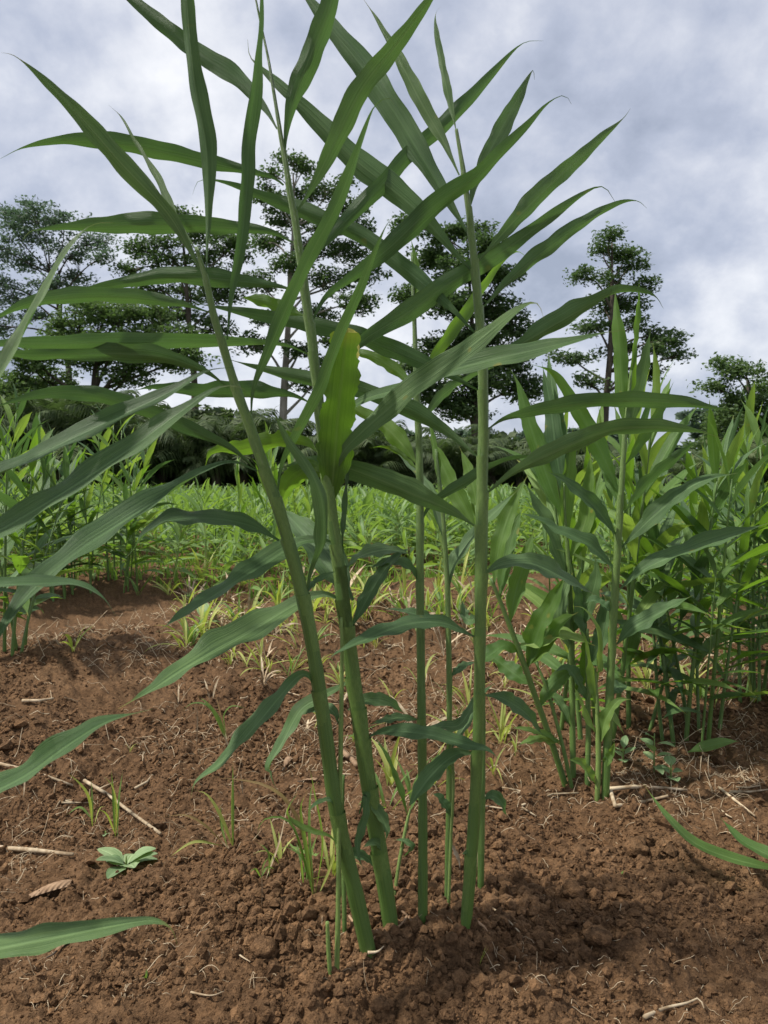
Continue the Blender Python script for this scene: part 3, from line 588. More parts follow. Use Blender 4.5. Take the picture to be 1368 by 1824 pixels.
traced_shoot('young yellow-green shoot in front of the tall main shoot of the right-hand clump',
  [(1064, 1424, 13), (1066, 1350, 12), (1064, 1260, 9), (1060, 1190, 6)], 0.0, [
  ([(1064, 1275), (1056, 1200), (1045, 1140), (1027, 1112)], 24, dict(dd=-0.02, roll=20, mat=M_leafy)),
  ([(1062, 1240), (1066, 1180), (1062, 1120), (1040, 1085), (1020, 1080)], 20, dict(dd=0.0, roll=25, mat=M_leafy)),
  ([(1067, 1330), (1080, 1280), (1100, 1250), (1125, 1245)], 26, dict(dd=-0.02, roll=30)),
  ([(1066, 1310), (1045, 1280), (1035, 1250), (1020, 1220)], 18, dict(dd=0.0, roll=25, mat=M_leafy)),
  ([(1075, 1370), (1090, 1340), (1095, 1320)], 18, dict(dd=-0.02, roll=25, mat=M_leafy)),
  ([(1062, 1400), (1050, 1380), (1035, 1360), (1010, 1352)], 20, dict(dd=-0.02, roll=35)),
  ], GR, mat=M_stemy, lmat=M_leafy)
traced_shoot('thin leaning stem crossing the foot of the left-leaning shoot in the right-hand clump',
  [(1018, 1400, 10), (1000, 1320, 9), (975, 1230, 8), (955, 1180, 5)], 0.02, [
  ([(960, 1195), (945, 1160), (930, 1120)], 26, dict(dd=0.02, roll=25)),
  ([(1000, 1320), (960, 1318), (920, 1327)], 18, dict(dd=-0.03, roll=45, mat=M_leafy)),
  ([(1003, 1330), (975, 1310), (940, 1300), (908, 1296)], 12, dict(dd=-0.03, roll=45, mat=M_leafy)),
  ], GR)
traced_shoot('short dark shoot between the main shoot and the young yellow one of the right-hand clump',
  [(1046, 1395, 13), (1048, 1300, 12), (1047, 1200, 10), (1046, 1120, 7)], 0.03, [
  ([(1047, 1150), (1035, 1090), (1030, 1040), (1040, 1000)], 38, dict(dd=0.02, roll=25)),
  ([(1047, 1190), (1070, 1140), (1078, 1090), (1070, 1050)], 34, dict(dd=0.02, roll=25)),
  ([(1047, 1250), (1020, 1200), (1005, 1190), (985, 1200)], 30, dict(dd=-0.02, roll=30)),
  ], GR)

# ------------------------------------------------------------------ procedural ginger shoots (variants shared by copies)
def proc_leaf(b, az, el, Ln, W, droop, roll, seed, n=11, na=3, wave=0.05, curl=0.0):
    t = np.linspace(0, 1, n); c = [np.array(b, float)]; d = Ln / (n - 1)
    for i in range(1, n):
        e_ = el - droop * t[i] ** 1.5; a_ = az + curl * t[i]
        c.append(c[-1] + d * np.array([math.cos(e_) * math.sin(a_), math.cos(e_) * math.cos(a_), math.sin(e_)]))
    c = np.array(c); tg = np.gradient(c, axis=0); tg /= np.linalg.norm(tg, axis=1)[:, None]
    side = np.array([math.cos(az), -math.sin(az), 0]); up = np.cross(tg, side); up *= -1 if up[:, 2].mean() < 0 else 1
    wd = side[None] * math.cos(roll) + up * math.sin(roll)
    return leaf_geo(c, wd, W, seed, 0.3, wave, na=na)
def shoot_variant(seed, H, nl, Ln, W, lean, top_el=1.35, low_el=0.35, n=11, na=3, r0=0.0055, start=0.3, mats=(M_leaf, M_leafb)):
    q = random.Random(seed); parts = []
    laz = q.uniform(0, 6.28); m = 12
    c = np.array([[math.sin(laz) * lean * (i / (m - 1)) ** 1.3, math.cos(laz) * lean * (i / (m - 1)) ** 1.3, H * i / (m - 1)] for i in range(m)])
    cb = np.vstack([[0, 0, -0.03], c]); r = np.r_[r0, np.linspace(r0, r0 * 0.35, m)]
    V, Fc, uv = tube(cb, r, 6); parts.append(('stem', mesh('stem', V, Fc, M_stem if r0 > .0045 else M_stemy, uv)))
    phi = q.uniform(0, 6.28)
    for k in range(nl):
        f = start + (1 - start) * (k / max(1, nl - 1)) ** 0.9
        b = np.array([np.interp(f * (m - 1), np.arange(m), c[:, j]) for j in range(3)])
        az = phi + math.pi * (k % 2) + q.uniform(-0.45, 0.45)
        el = low_el + (top_el - low_el) * ((f - start) / (1 - start)) ** 1.3 + q.uniform(-0.15, 0.15)
        if k == nl - 1: el = 1.48
        s = (0.62 + 0.5 * math.sin(math.pi * min(1, 0.25 + 0.7 * f))) * q.uniform(0.85, 1.12) * (0.8 if k == nl - 1 else 1)
        V, Fc, uv = proc_leaf(b, az, el, Ln * s, W * s * q.uniform(.85, 1.1) * (0.6 if k == nl - 1 else 1), q.uniform(0.15, 0.85), q.uniform(-0.5, 0.5), seed * 31 + k, n, na, curl=q.uniform(-.3, .3))
        parts.append(('leaf', mesh('leaf', V, Fc, mats[0] if q.random() < 0.6 else mats[1], uv)))
    return parts
def place(parts, loc, rz, s, label, group, tilt=(0, 0), name='ginger_shoot', cat=CAT):
    e = empty(name, loc, label, cat, group); e.rotation_euler = (tilt[0], tilt[1], rz); e.scale = (s, s, s)
    for nme, m in parts: obj(nme, m, e)
    return e
VT = [shoot_variant(100 + i, 0.60 + 0.05 * (i % 4), 14 + i % 3, 0.235, 0.033, 0.05 + 0.04 * (i % 3), low_el=0.25, start=0.18, mats=(M_leaf, M_leafy) if i % 2 else (M_leafb, M_leaf)) for i in range(7)]                      # tall
VY = [shoot_variant(200 + i, 0.60 + 0.05 * (i % 3), 13 + i % 3, 0.22, 0.025, 0.05, top_el=1.5, low_el=0.5, start=0.12, mats=(M_leafb, M_leafy)) for i in range(5)]   # tall, bright
VF = [shoot_variant(300 + i, 0.26 + 0.03 * (i % 4), 12 + i % 3, 0.17, 0.022, 0.06, top_el=1.3, low_el=0.1, n=8, na=3, r0=0.0035, start=0.06, mats=(M_field, M_leafy)) for i in range(8)]  # field
def at_px(px, py): return G(px, py)[0]
def rtilt(a=0.12): return (rng.uniform(-a, a), rng.uniform(-a, a))
for px, py, s in [(1158, 1300, .78), (1180, 1318, .7), (1200, 1328, .82), (1222, 1322, .9), (1245, 1305, .72), (1262, 1316, .86), (1282, 1298, .7), (1225, 1292, .8), (1250, 1330, .5), (1196, 1296, .6)]:
    place(rng.choice(VT + VT + VY[:2]), at_px(px, py), rng.uniform(0, 6.28), s, 'one of the ginger shoots crowded in the third clump along the right-hand row', 'shoots of the third clump in the right-hand row', rtilt(.2))
for px, py, s in [(1318, 1250, .85), (1330, 1242, .8), (1344, 1240, .9), (1352, 1254, .75), (1360, 1236, .85), (1372, 1245, .9), (1338, 1228, .8), (1390, 1240, .8)]:
    place(rng.choice(VT), at_px(px, py), rng.uniform(0, 6.28), s, 'one of the ginger shoots in the farthest right clump, cut by the picture edge', 'shoots of the clump at the right edge', rtilt())
for px, py, s in [(1290, 1180, .8), (1240, 1160, .85), (1180, 1165, .75), (1140, 1140, .8), (1330, 1150, .9), (1270, 1130, .9), (1210, 1120, .85), (1360, 1140, .95), (1090, 1105, .8), (1150, 1098, .9), (1310, 1105, 1.), (1040, 1090, .7), (1250, 1090, 1.), (1100, 1080, .9), (1185, 1082, 1.), (1340, 1085, 1.05), (980, 1075, .7), (920, 1070, .7)]:
    place(rng.choice(VT + VT + VY[:3]), at_px(px, py), rng.uniform(0, 6.28), s * rng.uniform(.8, 1.0), 'ginger shoot in the scattered stand behind the right-hand clumps', 'scattered shoots behind the right-hand clumps', rtilt())
for px, py, s in [(1035, 1330, .95), (1090, 1322, 1.0), (1000, 1300, .9), (1120, 1300, .95), (1062, 1290, 1.0)]:
    place(rng.choice(VY), at_px(px, py), rng.uniform(0, 6.28), s, 'slim bright shoot standing at the back of the right-hand clump', 'slim shoots at the back of the right-hand clump', rtilt(.16))
for k in range(9):
    px, py = rng.uniform(1120, 1400), rng.uniform(1095, 1230)
    place(rng.choice(VT + VY), at_px(px, py), rng.uniform(0, 6.28), rng.uniform(.75, 1.0), 'ginger shoot in the scattered stand behind the right-hand clumps', 'scattered shoots behind the right-hand clumps', rtilt(.16))
for px, py, s in [(30, 1158, .9), (38, 1164, .8), (22, 1168, 1.0), (45, 1152, .7), (8, 1160, 1.)]:
    place(rng.choice(VT), at_px(px, py), rng.uniform(0, 6.28), s, 'ginger shoot in the dark-footed clump at the left edge, on bare soil', 'shoots of the clump at the left edge', rtilt())
for k in range(27):
    px = rng.uniform(-20, 275); py = 1045 + (265 - px) * 0.10 + rng.uniform(-28, 10)
    place(rng.choice(VT + VY + VT), at_px(px, py), rng.uniform(0, 6.28), rng.uniform(.72, 1.18), 'ginger shoot in the tall thicket left of the middle clump, beyond the bare soil', 'shoots of the tall left thicket', rtilt())
for px, py, s in [(470, 1012, 1.1), (490, 1004, 1.2), (455, 1000, 1.0), (510, 1008, 1.05), (430, 1016, .9), (535, 1000, 1.1), (560, 1006, .9)]:
    place(rng.choice(VY), at_px(px, py), rng.uniform(0, 6.28), s, 'tall bright shoot rising behind the leaning stems at the front of the field', 'tall bright shoots at the front of the field', rtilt())

# field of younger ginger: the nearest as individuals, the rest as one mass
cnt = 0
pts_f = []
while cnt < 215:
    d = 3.7 + 2.9 * rng.random() ** 1.2; x = rng.uniform(-0.62, 0.62) * d
    edge = 3.75 + 0.25 * math.sin(x * 3)
    if d < edge: continue
    if x > 0.25 * d and d < 4.2: pass
    z = gz(x, d)
    place(rng.choice(VF), (x, d, z), rng.uniform(0, 6.28), rng.uniform(0.9, 1.35), 'young ginger shoot among its neighbours in the near rows of the green field', 'young shoots of the near field', rtilt(.2)); cnt += 1
def field_mass():
    tmpl = []
    for i in range(12):
        q = random.Random(900 + i); VV = []; FF = []; UU = []
        for k in range(11):
            f = 0.08 + 0.92 * k / 10; az = q.uniform(0, 6.28)
            V, Fc, uv = proc_leaf((0, 0, 0.30 * f * q.uniform(.7, 1)), az, 0.3 + 0.9 * f + q.uniform(-.3, .3), q.uniform(.13, .21), q.uniform(.020, .030), q.uniform(.4, 1.3), q.uniform(-.5, .5), i * 17 + k, 6, 3, curl=q.uniform(-.4, .4))
            o = len(VV); VV += [tuple(v) for v in V]; FF += [tuple(a + o for a in fc) for fc in Fc]; UU += uv
        V, Fc, uv = tube([(0, 0, -.02), (0, 0, .15), (.01, .01, .3)], [.004, .003, .002], 3, close=False)
        o = len(VV); VV += [tuple(v) for v in V]; FF += [tuple(a + o for a in fc) for fc in Fc]; UU += uv
        tmpl.append((np.array(VV), np.array(FF), np.array(UU)))
    AV, AF, AU = [], [], []; off = 0
    for k in range(2700):
        d = 5.2 * (25.0 / 5.2) ** (rng.random() ** 0.85); x = rng.uniform(-0.68, 0.68) * d
        V, Fc, U = tmpl[rng.randrange(12)]; a = rng.uniform(0, 6.28); s = rng.uniform(0.85, 1.3)
        ca, sa = math.cos(a) * s, math.sin(a) * s
        W = np.stack([V[:, 0] * ca - V[:, 1] * sa + x, V[:, 0] * sa + V[:, 1] * ca + d, V[:, 2] * s], 1)
        AV.append(W); AF.append(Fc + off); AU.append(U); off += len(V)
    AV = np.vstack(AV); AV[:, 2] += height(AV[:, 0] * 0 + AV[:, 0], AV[:, 1]) * 0
    tag(obj('ginger_field', big_mesh('ginger_field', AV, np.vstack(AF), M_field, np.vstack(AU))), 'bright green mass of young ginger covering the field as far as the palms', 'crop', kind='stuff')
field_mass()
def turf():                                    # low grass strip and ground cover between the rows and before the palms
    n = 26000; d = 4.0 * (29.0 / 4.0) ** nr.rand(n); x = nr.uniform(-.72, .72, n) * d
    h = nr.uniform(.05, .13, n) * np.clip(d / 9, .7, 1.5); a = nr.rand(n) * 6.28; wv = nr.uniform(.004, .009, n) * np.clip(d / 7, 1, 3); ln = nr.uniform(-.5, .5, (n, 2)) * h[:, None]
    z = height(x, d) - .01
    b = np.stack([x, d, z], 1); s = np.stack([np.cos(a) * wv, np.sin(a) * wv, np.zeros(n)], 1)
    mid = b + np.stack([ln[:, 0] * .35, ln[:, 1] * .35, h * .6], 1); tp = b + np.stack([ln[:, 0], ln[:, 1], h], 1)
    V = np.stack([b - s, b + s, mid + s * .8, mid - s * .8, tp], 1).reshape(-1, 3); i = np.arange(n)[:, None] * 5
    T = np.vstack([i + [0, 1, 2], i + [0, 2, 3], i + [3, 2, 4]])
    tag(obj('grass', big_mesh('grass', V, T, M_turf)), 'low green grass covering the ground between and beyond the field rows', 'grass', kind='stuff')
turf()

# ------------------------------------------------------------------ trees and palms beyond the field
def leaf_cloud(pads, dens, size, seed, grow=1.0):
    """pads: (centre, radii); leaves gathered in clumps through each pad."""
    q = np.random.RandomState(seed); VV = []
    cl = []
    for c, rad in pads:
        rad = np.array(rad); nc = max(7, int(dens * rad[0] * rad[2] * 34))
        for k in range(nc):
            v = q.normal(size=3); v /= np.linalg.norm(v); v *= q.rand() ** 0.4
            cc = np.array(c) + v * rad * np.array([1, 1, 0.85]); cl.append(cc)
            nlv = q.randint(34, 64); cr = 0.2 + 0.22 * q.rand()
            p = np.clip(q.normal(size=(nlv, 3)), -1.5, 1.5) * np.array([cr, cr, cr * 0.45]) + cc
            s = size * (0.6 + 0.8 * q.rand(nlv))
            a = q.normal(size=(nlv, 3)); a[:, 2] *= 0.5; a /= np.linalg.norm(a, axis=1)[:, None]
            b = np.cross(a, q.normal(size=(nlv, 3)) * .6 + np.array([0, 0, 1])); b /= np.linalg.norm(b, axis=1)[:, None] + 1e-9
            VV.append(np.stack([p - a * s[:, None], p + b * s[:, None] * .5, p + a * s[:, None], p - b * s[:, None] * .5], 1).reshape(-1, 3))
    V = np.vstack(VV); T = np.arange(len(V)).reshape(-1, 4)
    return V, T, cl
def make_tree(label, D, trunk, pads, leaf=0, bark=None, dens=1.0, size=0.17, seed=0, group='trees beyond the field', deep=0.5, r0=None):
    q = random.Random(seed)
    bpx = trunk[0]; b = P(bpx[0], bpx[1], D); b.z = -0.05
    e = empty('tree', b, label, 'tree', group)
    tp = spline([tuple(b)] + [tuple(P(x, y, D + q.uniform(-.3, .3))) for x, y in trunk[1:]], 26)
    r0 = r0 or 0.0065 * D
    V, Fc, uv = tube(tp, np.linspace(r0, r0 * 0.16, 26) * np.r_[1.35, 1.15, np.ones(24)], 9)
    obj('trunk', mesh('trunk', [Vector(v) - b for v in V], Fc, bark or M_barkd, uv), e)
    P3 = []
    for (x, y, rx, ry) in pads:
        c = P(x, y, D + q.uniform(-1, 1) * deep * 2.6); rxm = rx * D / F; P3.append((np.array(c), (rxm * 1.1, rxm * .85, ry * 1.3 * D / F)))
    V, T, cl = leaf_cloud(P3, dens * 1.35, size * 0.68, seed)
    obj('crown', big_mesh('crown', V - np.array(b), T, M_tree[leaf], smooth=False), e)
    for c, rad in P3:
        dist = np.linalg.norm(tp - (c - np.array([0, 0, rad[0] * 0.9 + 0.5])), axis=1) + np.where(tp[:, 2] > c[2] - 0.2, 50, 0); i = int(np.argmin(dist)); i = max(4, min(i, 24))
        s = tp[i]; mid = (s + c) / 2 + np.array([q.uniform(-.3, .3), q.uniform(-.3, .3), q.uniform(-.1, .5)])
        rr = max(0.03, r0 * 0.16 + r0 * 0.3 * (1 - i / 26))
        VB, FB, _ = tube(spline([s, mid, c], 9), np.linspace(rr, rr * 0.3, 9), 5)
        near = [k for k in cl if np.linalg.norm(k - c) < rad[0] * 1.1][:7]
        for k in near:
            v2, f2, _ = tube(spline([(mid + c) / 2, (c + k) / 2 + np.array([0, 0, -.12]), k], 5), np.linspace(rr * .4, rr * .12, 5), 4, close=False)
            o = len(VB); VB += v2; FB += [tuple(a + o for a in f) for f in f2]
        obj('limb', mesh('limb', [Vector(v) - b for v in VB], FB, bark or M_barkd), e)
    return e
make_tree('wide umbrella-crowned grey-green tree at the far left with dark forking limbs', 42, [(128, 860), (124, 680), (112, 590), (98, 520), (85, 470)],
  [(60, 378, 60, 14), (10, 392, 50, 16), (115, 398, 50, 14), (160, 428, 40, 14), (70, 420, 60, 14), (0, 440, 40, 16), (185, 455, 26, 10), (130, 452, 40, 12), (40, 468, 50, 14), (-30, 500, 50, 22), (140, 498, 44, 12), (95, 508, 40, 10), (20, 530, 44, 18), (170, 540, 30, 12), (-10, 580, 40, 24), (60, 565, 30, 12)], 1, M_barkd, 0.5, 0.14, 21)
make_tree('layered tree with flat leafy tiers second from the left', 40, [(352, 860), (345, 660), (335, 560), (330, 470), (322, 400)],
  [(322, 384, 24, 10), (290, 432, 44, 12), (350, 420, 44, 14), (245, 446, 36, 12), (232, 480, 34, 10), (300, 468, 44, 12), (375, 465, 40, 16), (415, 440, 38, 22), (265, 515, 40, 12), (340, 520, 44, 14), (400, 520, 40, 18), (310, 560, 40, 16), (380, 580, 36, 18)], 0, M_barkd, 0.6, 0.15, 22)
make_tree('low dense broad tree with a black forked trunk under the left umbrella tree', 38, [(165, 860), (168, 700), (172, 640), (180, 580)],
  [(180, 555, 60, 20), (250, 560, 60, 22), (300, 600, 50, 22), (130, 590, 44, 22), (220, 610, 60, 22), (270, 640, 50, 22), (170, 640, 44, 18), (330, 640, 40, 18), (230, 670, 44, 16), (60, 640, 44, 24), (20, 690, 60, 26), (90, 680, 40, 22)], 2, M_barkd, 0.75, 0.16, 23, r0=0.36)
make_tree('tallest tree with a pale bare trunk and open crown behind the middle clump', 41, [(502, 870), (505, 720), (512, 600), (518, 480), (524, 380), (522, 310)],
  [(515, 284, 28, 10), (488, 308, 20, 9), (545, 300, 30, 10), (590, 330, 36, 13), (555, 345, 36, 14), (620, 370, 36, 14), (640, 405, 26, 12), (480, 350, 30, 16), (505, 390, 36, 18), (470, 430, 34, 18), (590, 400, 36, 16), (560, 440, 40, 18), (620, 450, 40, 18), (655, 490, 34, 14), (590, 500, 40, 18), (520, 470, 36, 18), (460, 500, 36, 18), (630, 540, 36, 16), (560, 560, 36, 16), (480, 570, 36, 16), (530, 620, 30, 14), (600, 600, 36, 16), (450, 610, 36, 14), (560, 680, 36, 16), (590, 650, 30, 12)], 0, M_bark, 0.68, 0.15, 24)
make_tree('dark bushy tree with a vine-hung trunk behind the upright right stem', 38, [(848, 870), (846, 740), (842, 600), (836, 500), (832, 430)],
  [(835, 412, 40, 12), (790, 420, 36, 12), (870, 440, 36, 16), (770, 460, 44, 20), (830, 480, 50, 20), (890, 490, 36, 18), (720, 400, 26, 10), (740, 520, 36, 20), (800, 540, 50, 22), (880, 550, 44, 22), (920, 580, 30, 18), (850, 600, 50, 24), (790, 620, 44, 22), (900, 640, 50, 26), (930, 690, 36, 24), (860, 680, 50, 24), (780, 700, 44, 22), (830, 730, 50, 20), (740, 650, 24, 18)], 0, M_barkd, 0.9, 0.16, 25)
make_tree('tall airy tree standing alone against the sky right of the middle', 40, [(1072, 870), (1078, 740), (1086, 640), (1090, 540), (1090, 430)],
  [(1086, 418, 20, 11), (1108, 452, 36, 12), (1075, 445, 22, 10), (1042, 490, 34, 9), (1126, 474, 26, 10), (1150, 508, 20, 13), (1092, 500, 20, 8), (1075, 545, 36, 14), (1115, 540, 34, 14), (1050, 580, 30, 12), (1130, 580, 26, 12), (1180, 598, 32, 10), (1208, 632, 24, 9), (1165, 622, 26, 10), (1018, 636, 34, 12), (1195, 606, 26, 10), (1050, 680, 26, 10), (1100, 620, 30, 11), (1140, 668, 26, 10), (1165, 660, 20, 9)], 0, M_barkd, 0.8, 0.15, 26, deep=0.4)
make_tree('lighter rounded tree at the right edge with a fine-twigged left side', 36, [(1345, 870), (1340, 780), (1335, 720), (1330, 670)],
  [(1285, 650, 26, 11), (1325, 665, 36, 14), (1365, 690, 40, 20), (1275, 690, 24, 12), (1320, 720, 44, 20), (1370, 750, 44, 24), (1290, 750, 36, 20), (1340, 780, 50, 22), (1270, 790, 30, 16), (1400, 720, 40, 24)], 2, M_barkd, 0.9, 0.14, 27)
def far_wood():
    q = random.Random(77); pads = []
    for k in range(90):
        x = q.uniform(-350, 1750); y = q.uniform(775, 850) if 300 < x < 1250 else q.uniform(740, 850)
        pads.append((np.array(P(x, y, q.uniform(58, 75))), (2.6, 2.0, 1.5)))
    V, T, _ = leaf_cloud(pads, 0.10, 0.42, 5)
    tag(obj('far_wood', big_mesh('far_wood', V, T, M_tree[1], smooth=False)), 'low dark line of far woodland showing between the palms and the trees', 'woodland', kind='stuff')
far_wood()
def frond(seed, Ln=2.1):
    q = random.Random(seed); n = 26; VV = []; T = []; el = q.uniform(1.0, 1.35); dr = q.uniform(1.3, 2.1); c = [np.zeros(3)]; dd_ = Ln / n; es = []
    for i in range(n):
        e_ = el - dr * (i / n) ** 1.3; es.append(e_); c.append(c[-1] + dd_ * np.array([0, math.cos(e_), math.sin(e_)]))
    c = np.array(c)
    def quad(a, b, w_):
        o = len(VV); VV.extend([a - w_, a + w_, b]); T.append((o, o + 1, o + 2))
    for i in range(n):
        o = len(VV); wv = np.array([0.018 * (1 - i / n) + .005, 0, 0]); VV.extend([c[i] - wv, c[i] + wv, c[i + 1]]); T.append((o, o + 1, o + 2))
        if i < 4: continue
        ll = 0.62 * math.sin(math.pi * (0.12 + 0.85 * i / n)) + 0.08
        for s in (-1, 1):
            for j in (0, .5):
                p = c[i] + (c[min(n, i + 1)] - c[i]) * j; fw = np.array([0, math.cos(es[i]), math.sin(es[i])])
                dv = np.array([s * .75, 0, 0]) + fw * .55 + np.array([0, 0, -.25 + q.uniform(-.2, .2)]); m_ = p + dv * ll * .5; tpn = p + dv * ll * .95 + np.array([0, 0, -.30 * ll * q.uniform(.5, 1.6)])
                w_ = fw * 0.022; o = len(VV); VV.extend([p - w_ * .5, p + w_ * .5, m_ + w_, m_ - w_, tpn]); T.extend([(o, o + 1, o + 2), (o, o + 2, o + 3), (o + 3, o + 2, o + 4)])
    return VV, T
FR = [[mesh('frond', *frond(40 + i), mt, smooth=False) for i in range(6)] for mt in (M_palm, M_palml)]
def palm(loc, s, nf, li, label, group):
    e = empty('palm', loc, label, 'palm', group)
    V, Fc, uv = tube([(0, 0, -.1), (0.02, 0, .5), (0, .03, 1.0)], [.16, .13, .07], 7); m = mesh('trunk', V, Fc, M_barkd, uv); o = obj('trunk', m, e); o.scale = (s, s, s)
    for k in range(nf):
        f = obj('frond', FR[li][rng.randrange(6)], e); f.rotation_euler = (rng.uniform(-.5, .25), rng.uniform(-.15, .15), 2.4 * k + rng.uniform(-.3, .3)); f.location = (0, 0, (0.35 + 0.75 * k / nf) * s); z = s * rng.uniform(.75, 1.2); f.scale = (z, z, z)
def hedge_top(x):
    return np.interp(x, [-300, 0, 130, 240, 330, 430, 560, 680, 800, 900, 1000, 1100, 1220, 1300, 1368, 1700], [670, 670, 672, 695, 718, 716, 745, 765, 750, 742, 780, 798, 808, 785, 765, 755])
for row, D0 in enumerate((28.0, 31.0)):
    x = -180
    while x < 1560:
        D = D0 + rng.uniform(-.8, .8); b = P(x, 880, D); b.z = 0
        h = CAMH + (HOR - hedge_top(x) + rng.uniform(-18, 12)) / F * D
        lt = 1 if x > 1240 and row == 0 and rng.random() < .7 else 0
        palm(b, h / 2.5, 15, lt, 'pale drooping feather palm at the right end of the palm hedge' if lt else 'dark feather palm in the dense palm hedge behind the field', 'pale palms at the right end of the hedge' if lt else 'dark palms of the hedge')
        x += rng.uniform(36, 54)
def thicket():
    q = random.Random(31); pads = []
    x = -260
    while x < 1640:
        D = 32.5 + q.uniform(-.6, .6); top = hedge_top(x) + 35
        y = 872
        while y > top: pads.append((np.array(P(x + q.uniform(-14, 14), y, D)), (1.0, .6, .55))); y -= 24
        x += 34
    V, T, _ = leaf_cloud(pads, 0.55, 0.2, 8)
    tag(obj('undergrowth', big_mesh('undergrowth', V, T, M_palm, smooth=False)), 'dark tangled undergrowth filling the hedge between the palms', 'undergrowth', kind='stuff')
thicket()

# ------------------------------------------------------------------ soil crumbs, clods, litter
def ico():
    t = (1 + 5 ** .5) / 2
    v = np.array([(-1, t, 0), (1, t, 0), (-1, -t, 0), (1, -t, 0), (0, -1, t), (0, 1, t), (0, -1, -t), (0, 1, -t), (t, 0, -1), (t, 0, 1), (-t, 0, -1), (-t, 0, 1)]) / math.hypot(1, t)
    f = np.array([(0, 11, 5), (0, 5, 1), (0, 1, 7), (0, 7, 10), (0, 10, 11), (1, 5, 9), (5, 11, 4), (11, 10, 2), (10, 7, 6), (7, 1, 8), (3, 9, 4), (3, 4, 2), (3, 2, 6), (3, 6, 8), (3, 8, 9), (4, 9, 5), (2, 4, 11), (6, 2, 10), (8, 6, 7), (9, 8, 1)])
    return v, f
def crumbs():
    v, f = ico(); q = nr
    o8 = np.array([(1, 0, 0), (-1, 0, 0), (0, 1, 0), (0, -1, 0), (0, 0, 1), (0, 0, -1)], float)
    f8 = np.array([(0, 2, 4), (2, 1, 4), (1, 3, 4), (3, 0, 4), (2, 0, 5), (1, 2, 5), (3, 1, 5), (0, 3, 5)])
    def layer(n, tv, tf, lo, hi, pw, rmax, patch):
        r = 0.6 * (rmax / 0.6) ** (q.rand(n) ** 1.05); a = q.uniform(-.56, .56, n); x = r * np.sin(a); y = r * np.cos(a)
        cn = vn(x * 5, y * 5, 9) * .55 + vn(x * 19, y * 19, 10) * .45
        keep = q.rand(n) < np.clip((cn - .5) * patch + .5, .06, 1); x, y, r, cn = x[keep], y[keep], r[keep], cn[keep]; n = len(x)
        s = lo * (hi / lo) ** (q.rand(n) ** pw) * np.clip(r / .9, 1.0, 2.0)
        z = height(x, y) + s * .2
        jit = 1 + q.uniform(-.38, .38, (n, len(tv), 1)); asp = q.uniform(.65, 1.3, (n, 1, 3)); asp[:, :, 2] *= .8
        th = q.rand(n) * 6.28; ct, st = np.cos(th)[:, None], np.sin(th)[:, None]
        B = tv[None] * jit * asp; B = np.stack([B[..., 0] * ct - B[..., 1] * st, B[..., 0] * st + B[..., 1] * ct, B[..., 2] + .4 * B[..., 0]], -1)
        return (B * s[:, None, None] + np.stack([x, y, z], 1)[:, None]).reshape(-1, 3), (tf[None] + (np.arange(n) * len(tv))[:, None, None]).reshape(-1, 3)
    Ls = [layer(24000, v, f, .0012, .004, 1.5, 1.15, 3.2), layer(1800, v, f, .0035, .0085, 1.8, 1.15, 5.0), layer(90000, o8, f8, .0009, .0024, 1.3, 2.4, 1.4), layer(62000, v, f, .0012, .0036, 1.8, 3.2, 3.4), layer(4000, v, f, .003, .0085, 2.2, 2.6, 5.0)]
    n = 3000; x = q.normal(0.02, .13, n); y = q.normal(.87, .09, n); s = .002 * (.0085 / .002) ** (q.rand(n) ** 1.5); z = height(x, y) + s * .35
    B = v[None] * (1 + q.uniform(-.35, .35, (n, 12, 1))) * q.uniform(.7, 1.25, (n, 1, 3))
    Ls.append(((B * s[:, None, None] + np.stack([x, y, z], 1)[:, None]).reshape(-1, 3), (f[None] + (np.arange(n) * 12)[:, None, None]).reshape(-1, 3)))
    V = []; T = []; off = 0
    for a, b in Ls: V.append(a); T.append(b + off); off += len(a)
    o = obj('soil_crumbs', big_mesh('soil_crumbs', np.vstack(V), np.vstack(T), M_crumb, smooth=False))
    tag(o, 'loose reddish brown soil crumbs strewn over the bare ground', 'soil crumbs', kind='stuff')
crumbs()
def clod_mesh(seed):
    q = np.random.RandomState(seed); v, f = ico(); V = [tuple(a) for a in v]; T = [tuple(a) for a in f]
    for _ in range(2):
        cache = {}; NT = []
        def mid(a, b):
            k = (min(a, b), max(a, b))
            if k not in cache:
                m = (np.array(V[a]) + np.array(V[b])) / 2; cache[k] = len(V); V.append(tuple(m / np.linalg.norm(m)))
            return cache[k]
        for a, b, c in T: ab, bc, ca = mid(a, b), mid(b, c), mid(c, a); NT += [(a, ab, ca), (b, bc, ab), (c, ca, bc), (ab, bc, ca)]
        T = NT
    A = np.array(V); o = q.rand(3) * 50
    k = 1 + .7 * (vn(A[:, 0] * 2 + o[0] + A[:, 2], A[:, 1] * 2 + o[1] - A[:, 2], seed) - .5) + .6 * (vn(A[:, 0] * 5 + o[1] + 3 * A[:, 2], A[:, 1] * 5 + o[2] - 4 * A[:, 2], seed + 1) - .5)
    return mesh('soil_clod', A * k[:, None] * np.array([1, .9, .7]), T, M_crumb)
CM = [clod_mesh(60 + i) for i in range(6)]
def clod(px, py, rpx, label, i):
    p, d = G(px, py); o = obj('soil_clod', CM[i % 6]); s = rpx * d / F; o.location = (p.x, p.y, p.z + s * .15); o.scale = (s, s, s); o.rotation_euler = (0, 0, rng.uniform(0, 6.28)); tag(o, label, 'soil clod', 'soil clods on the ridge')
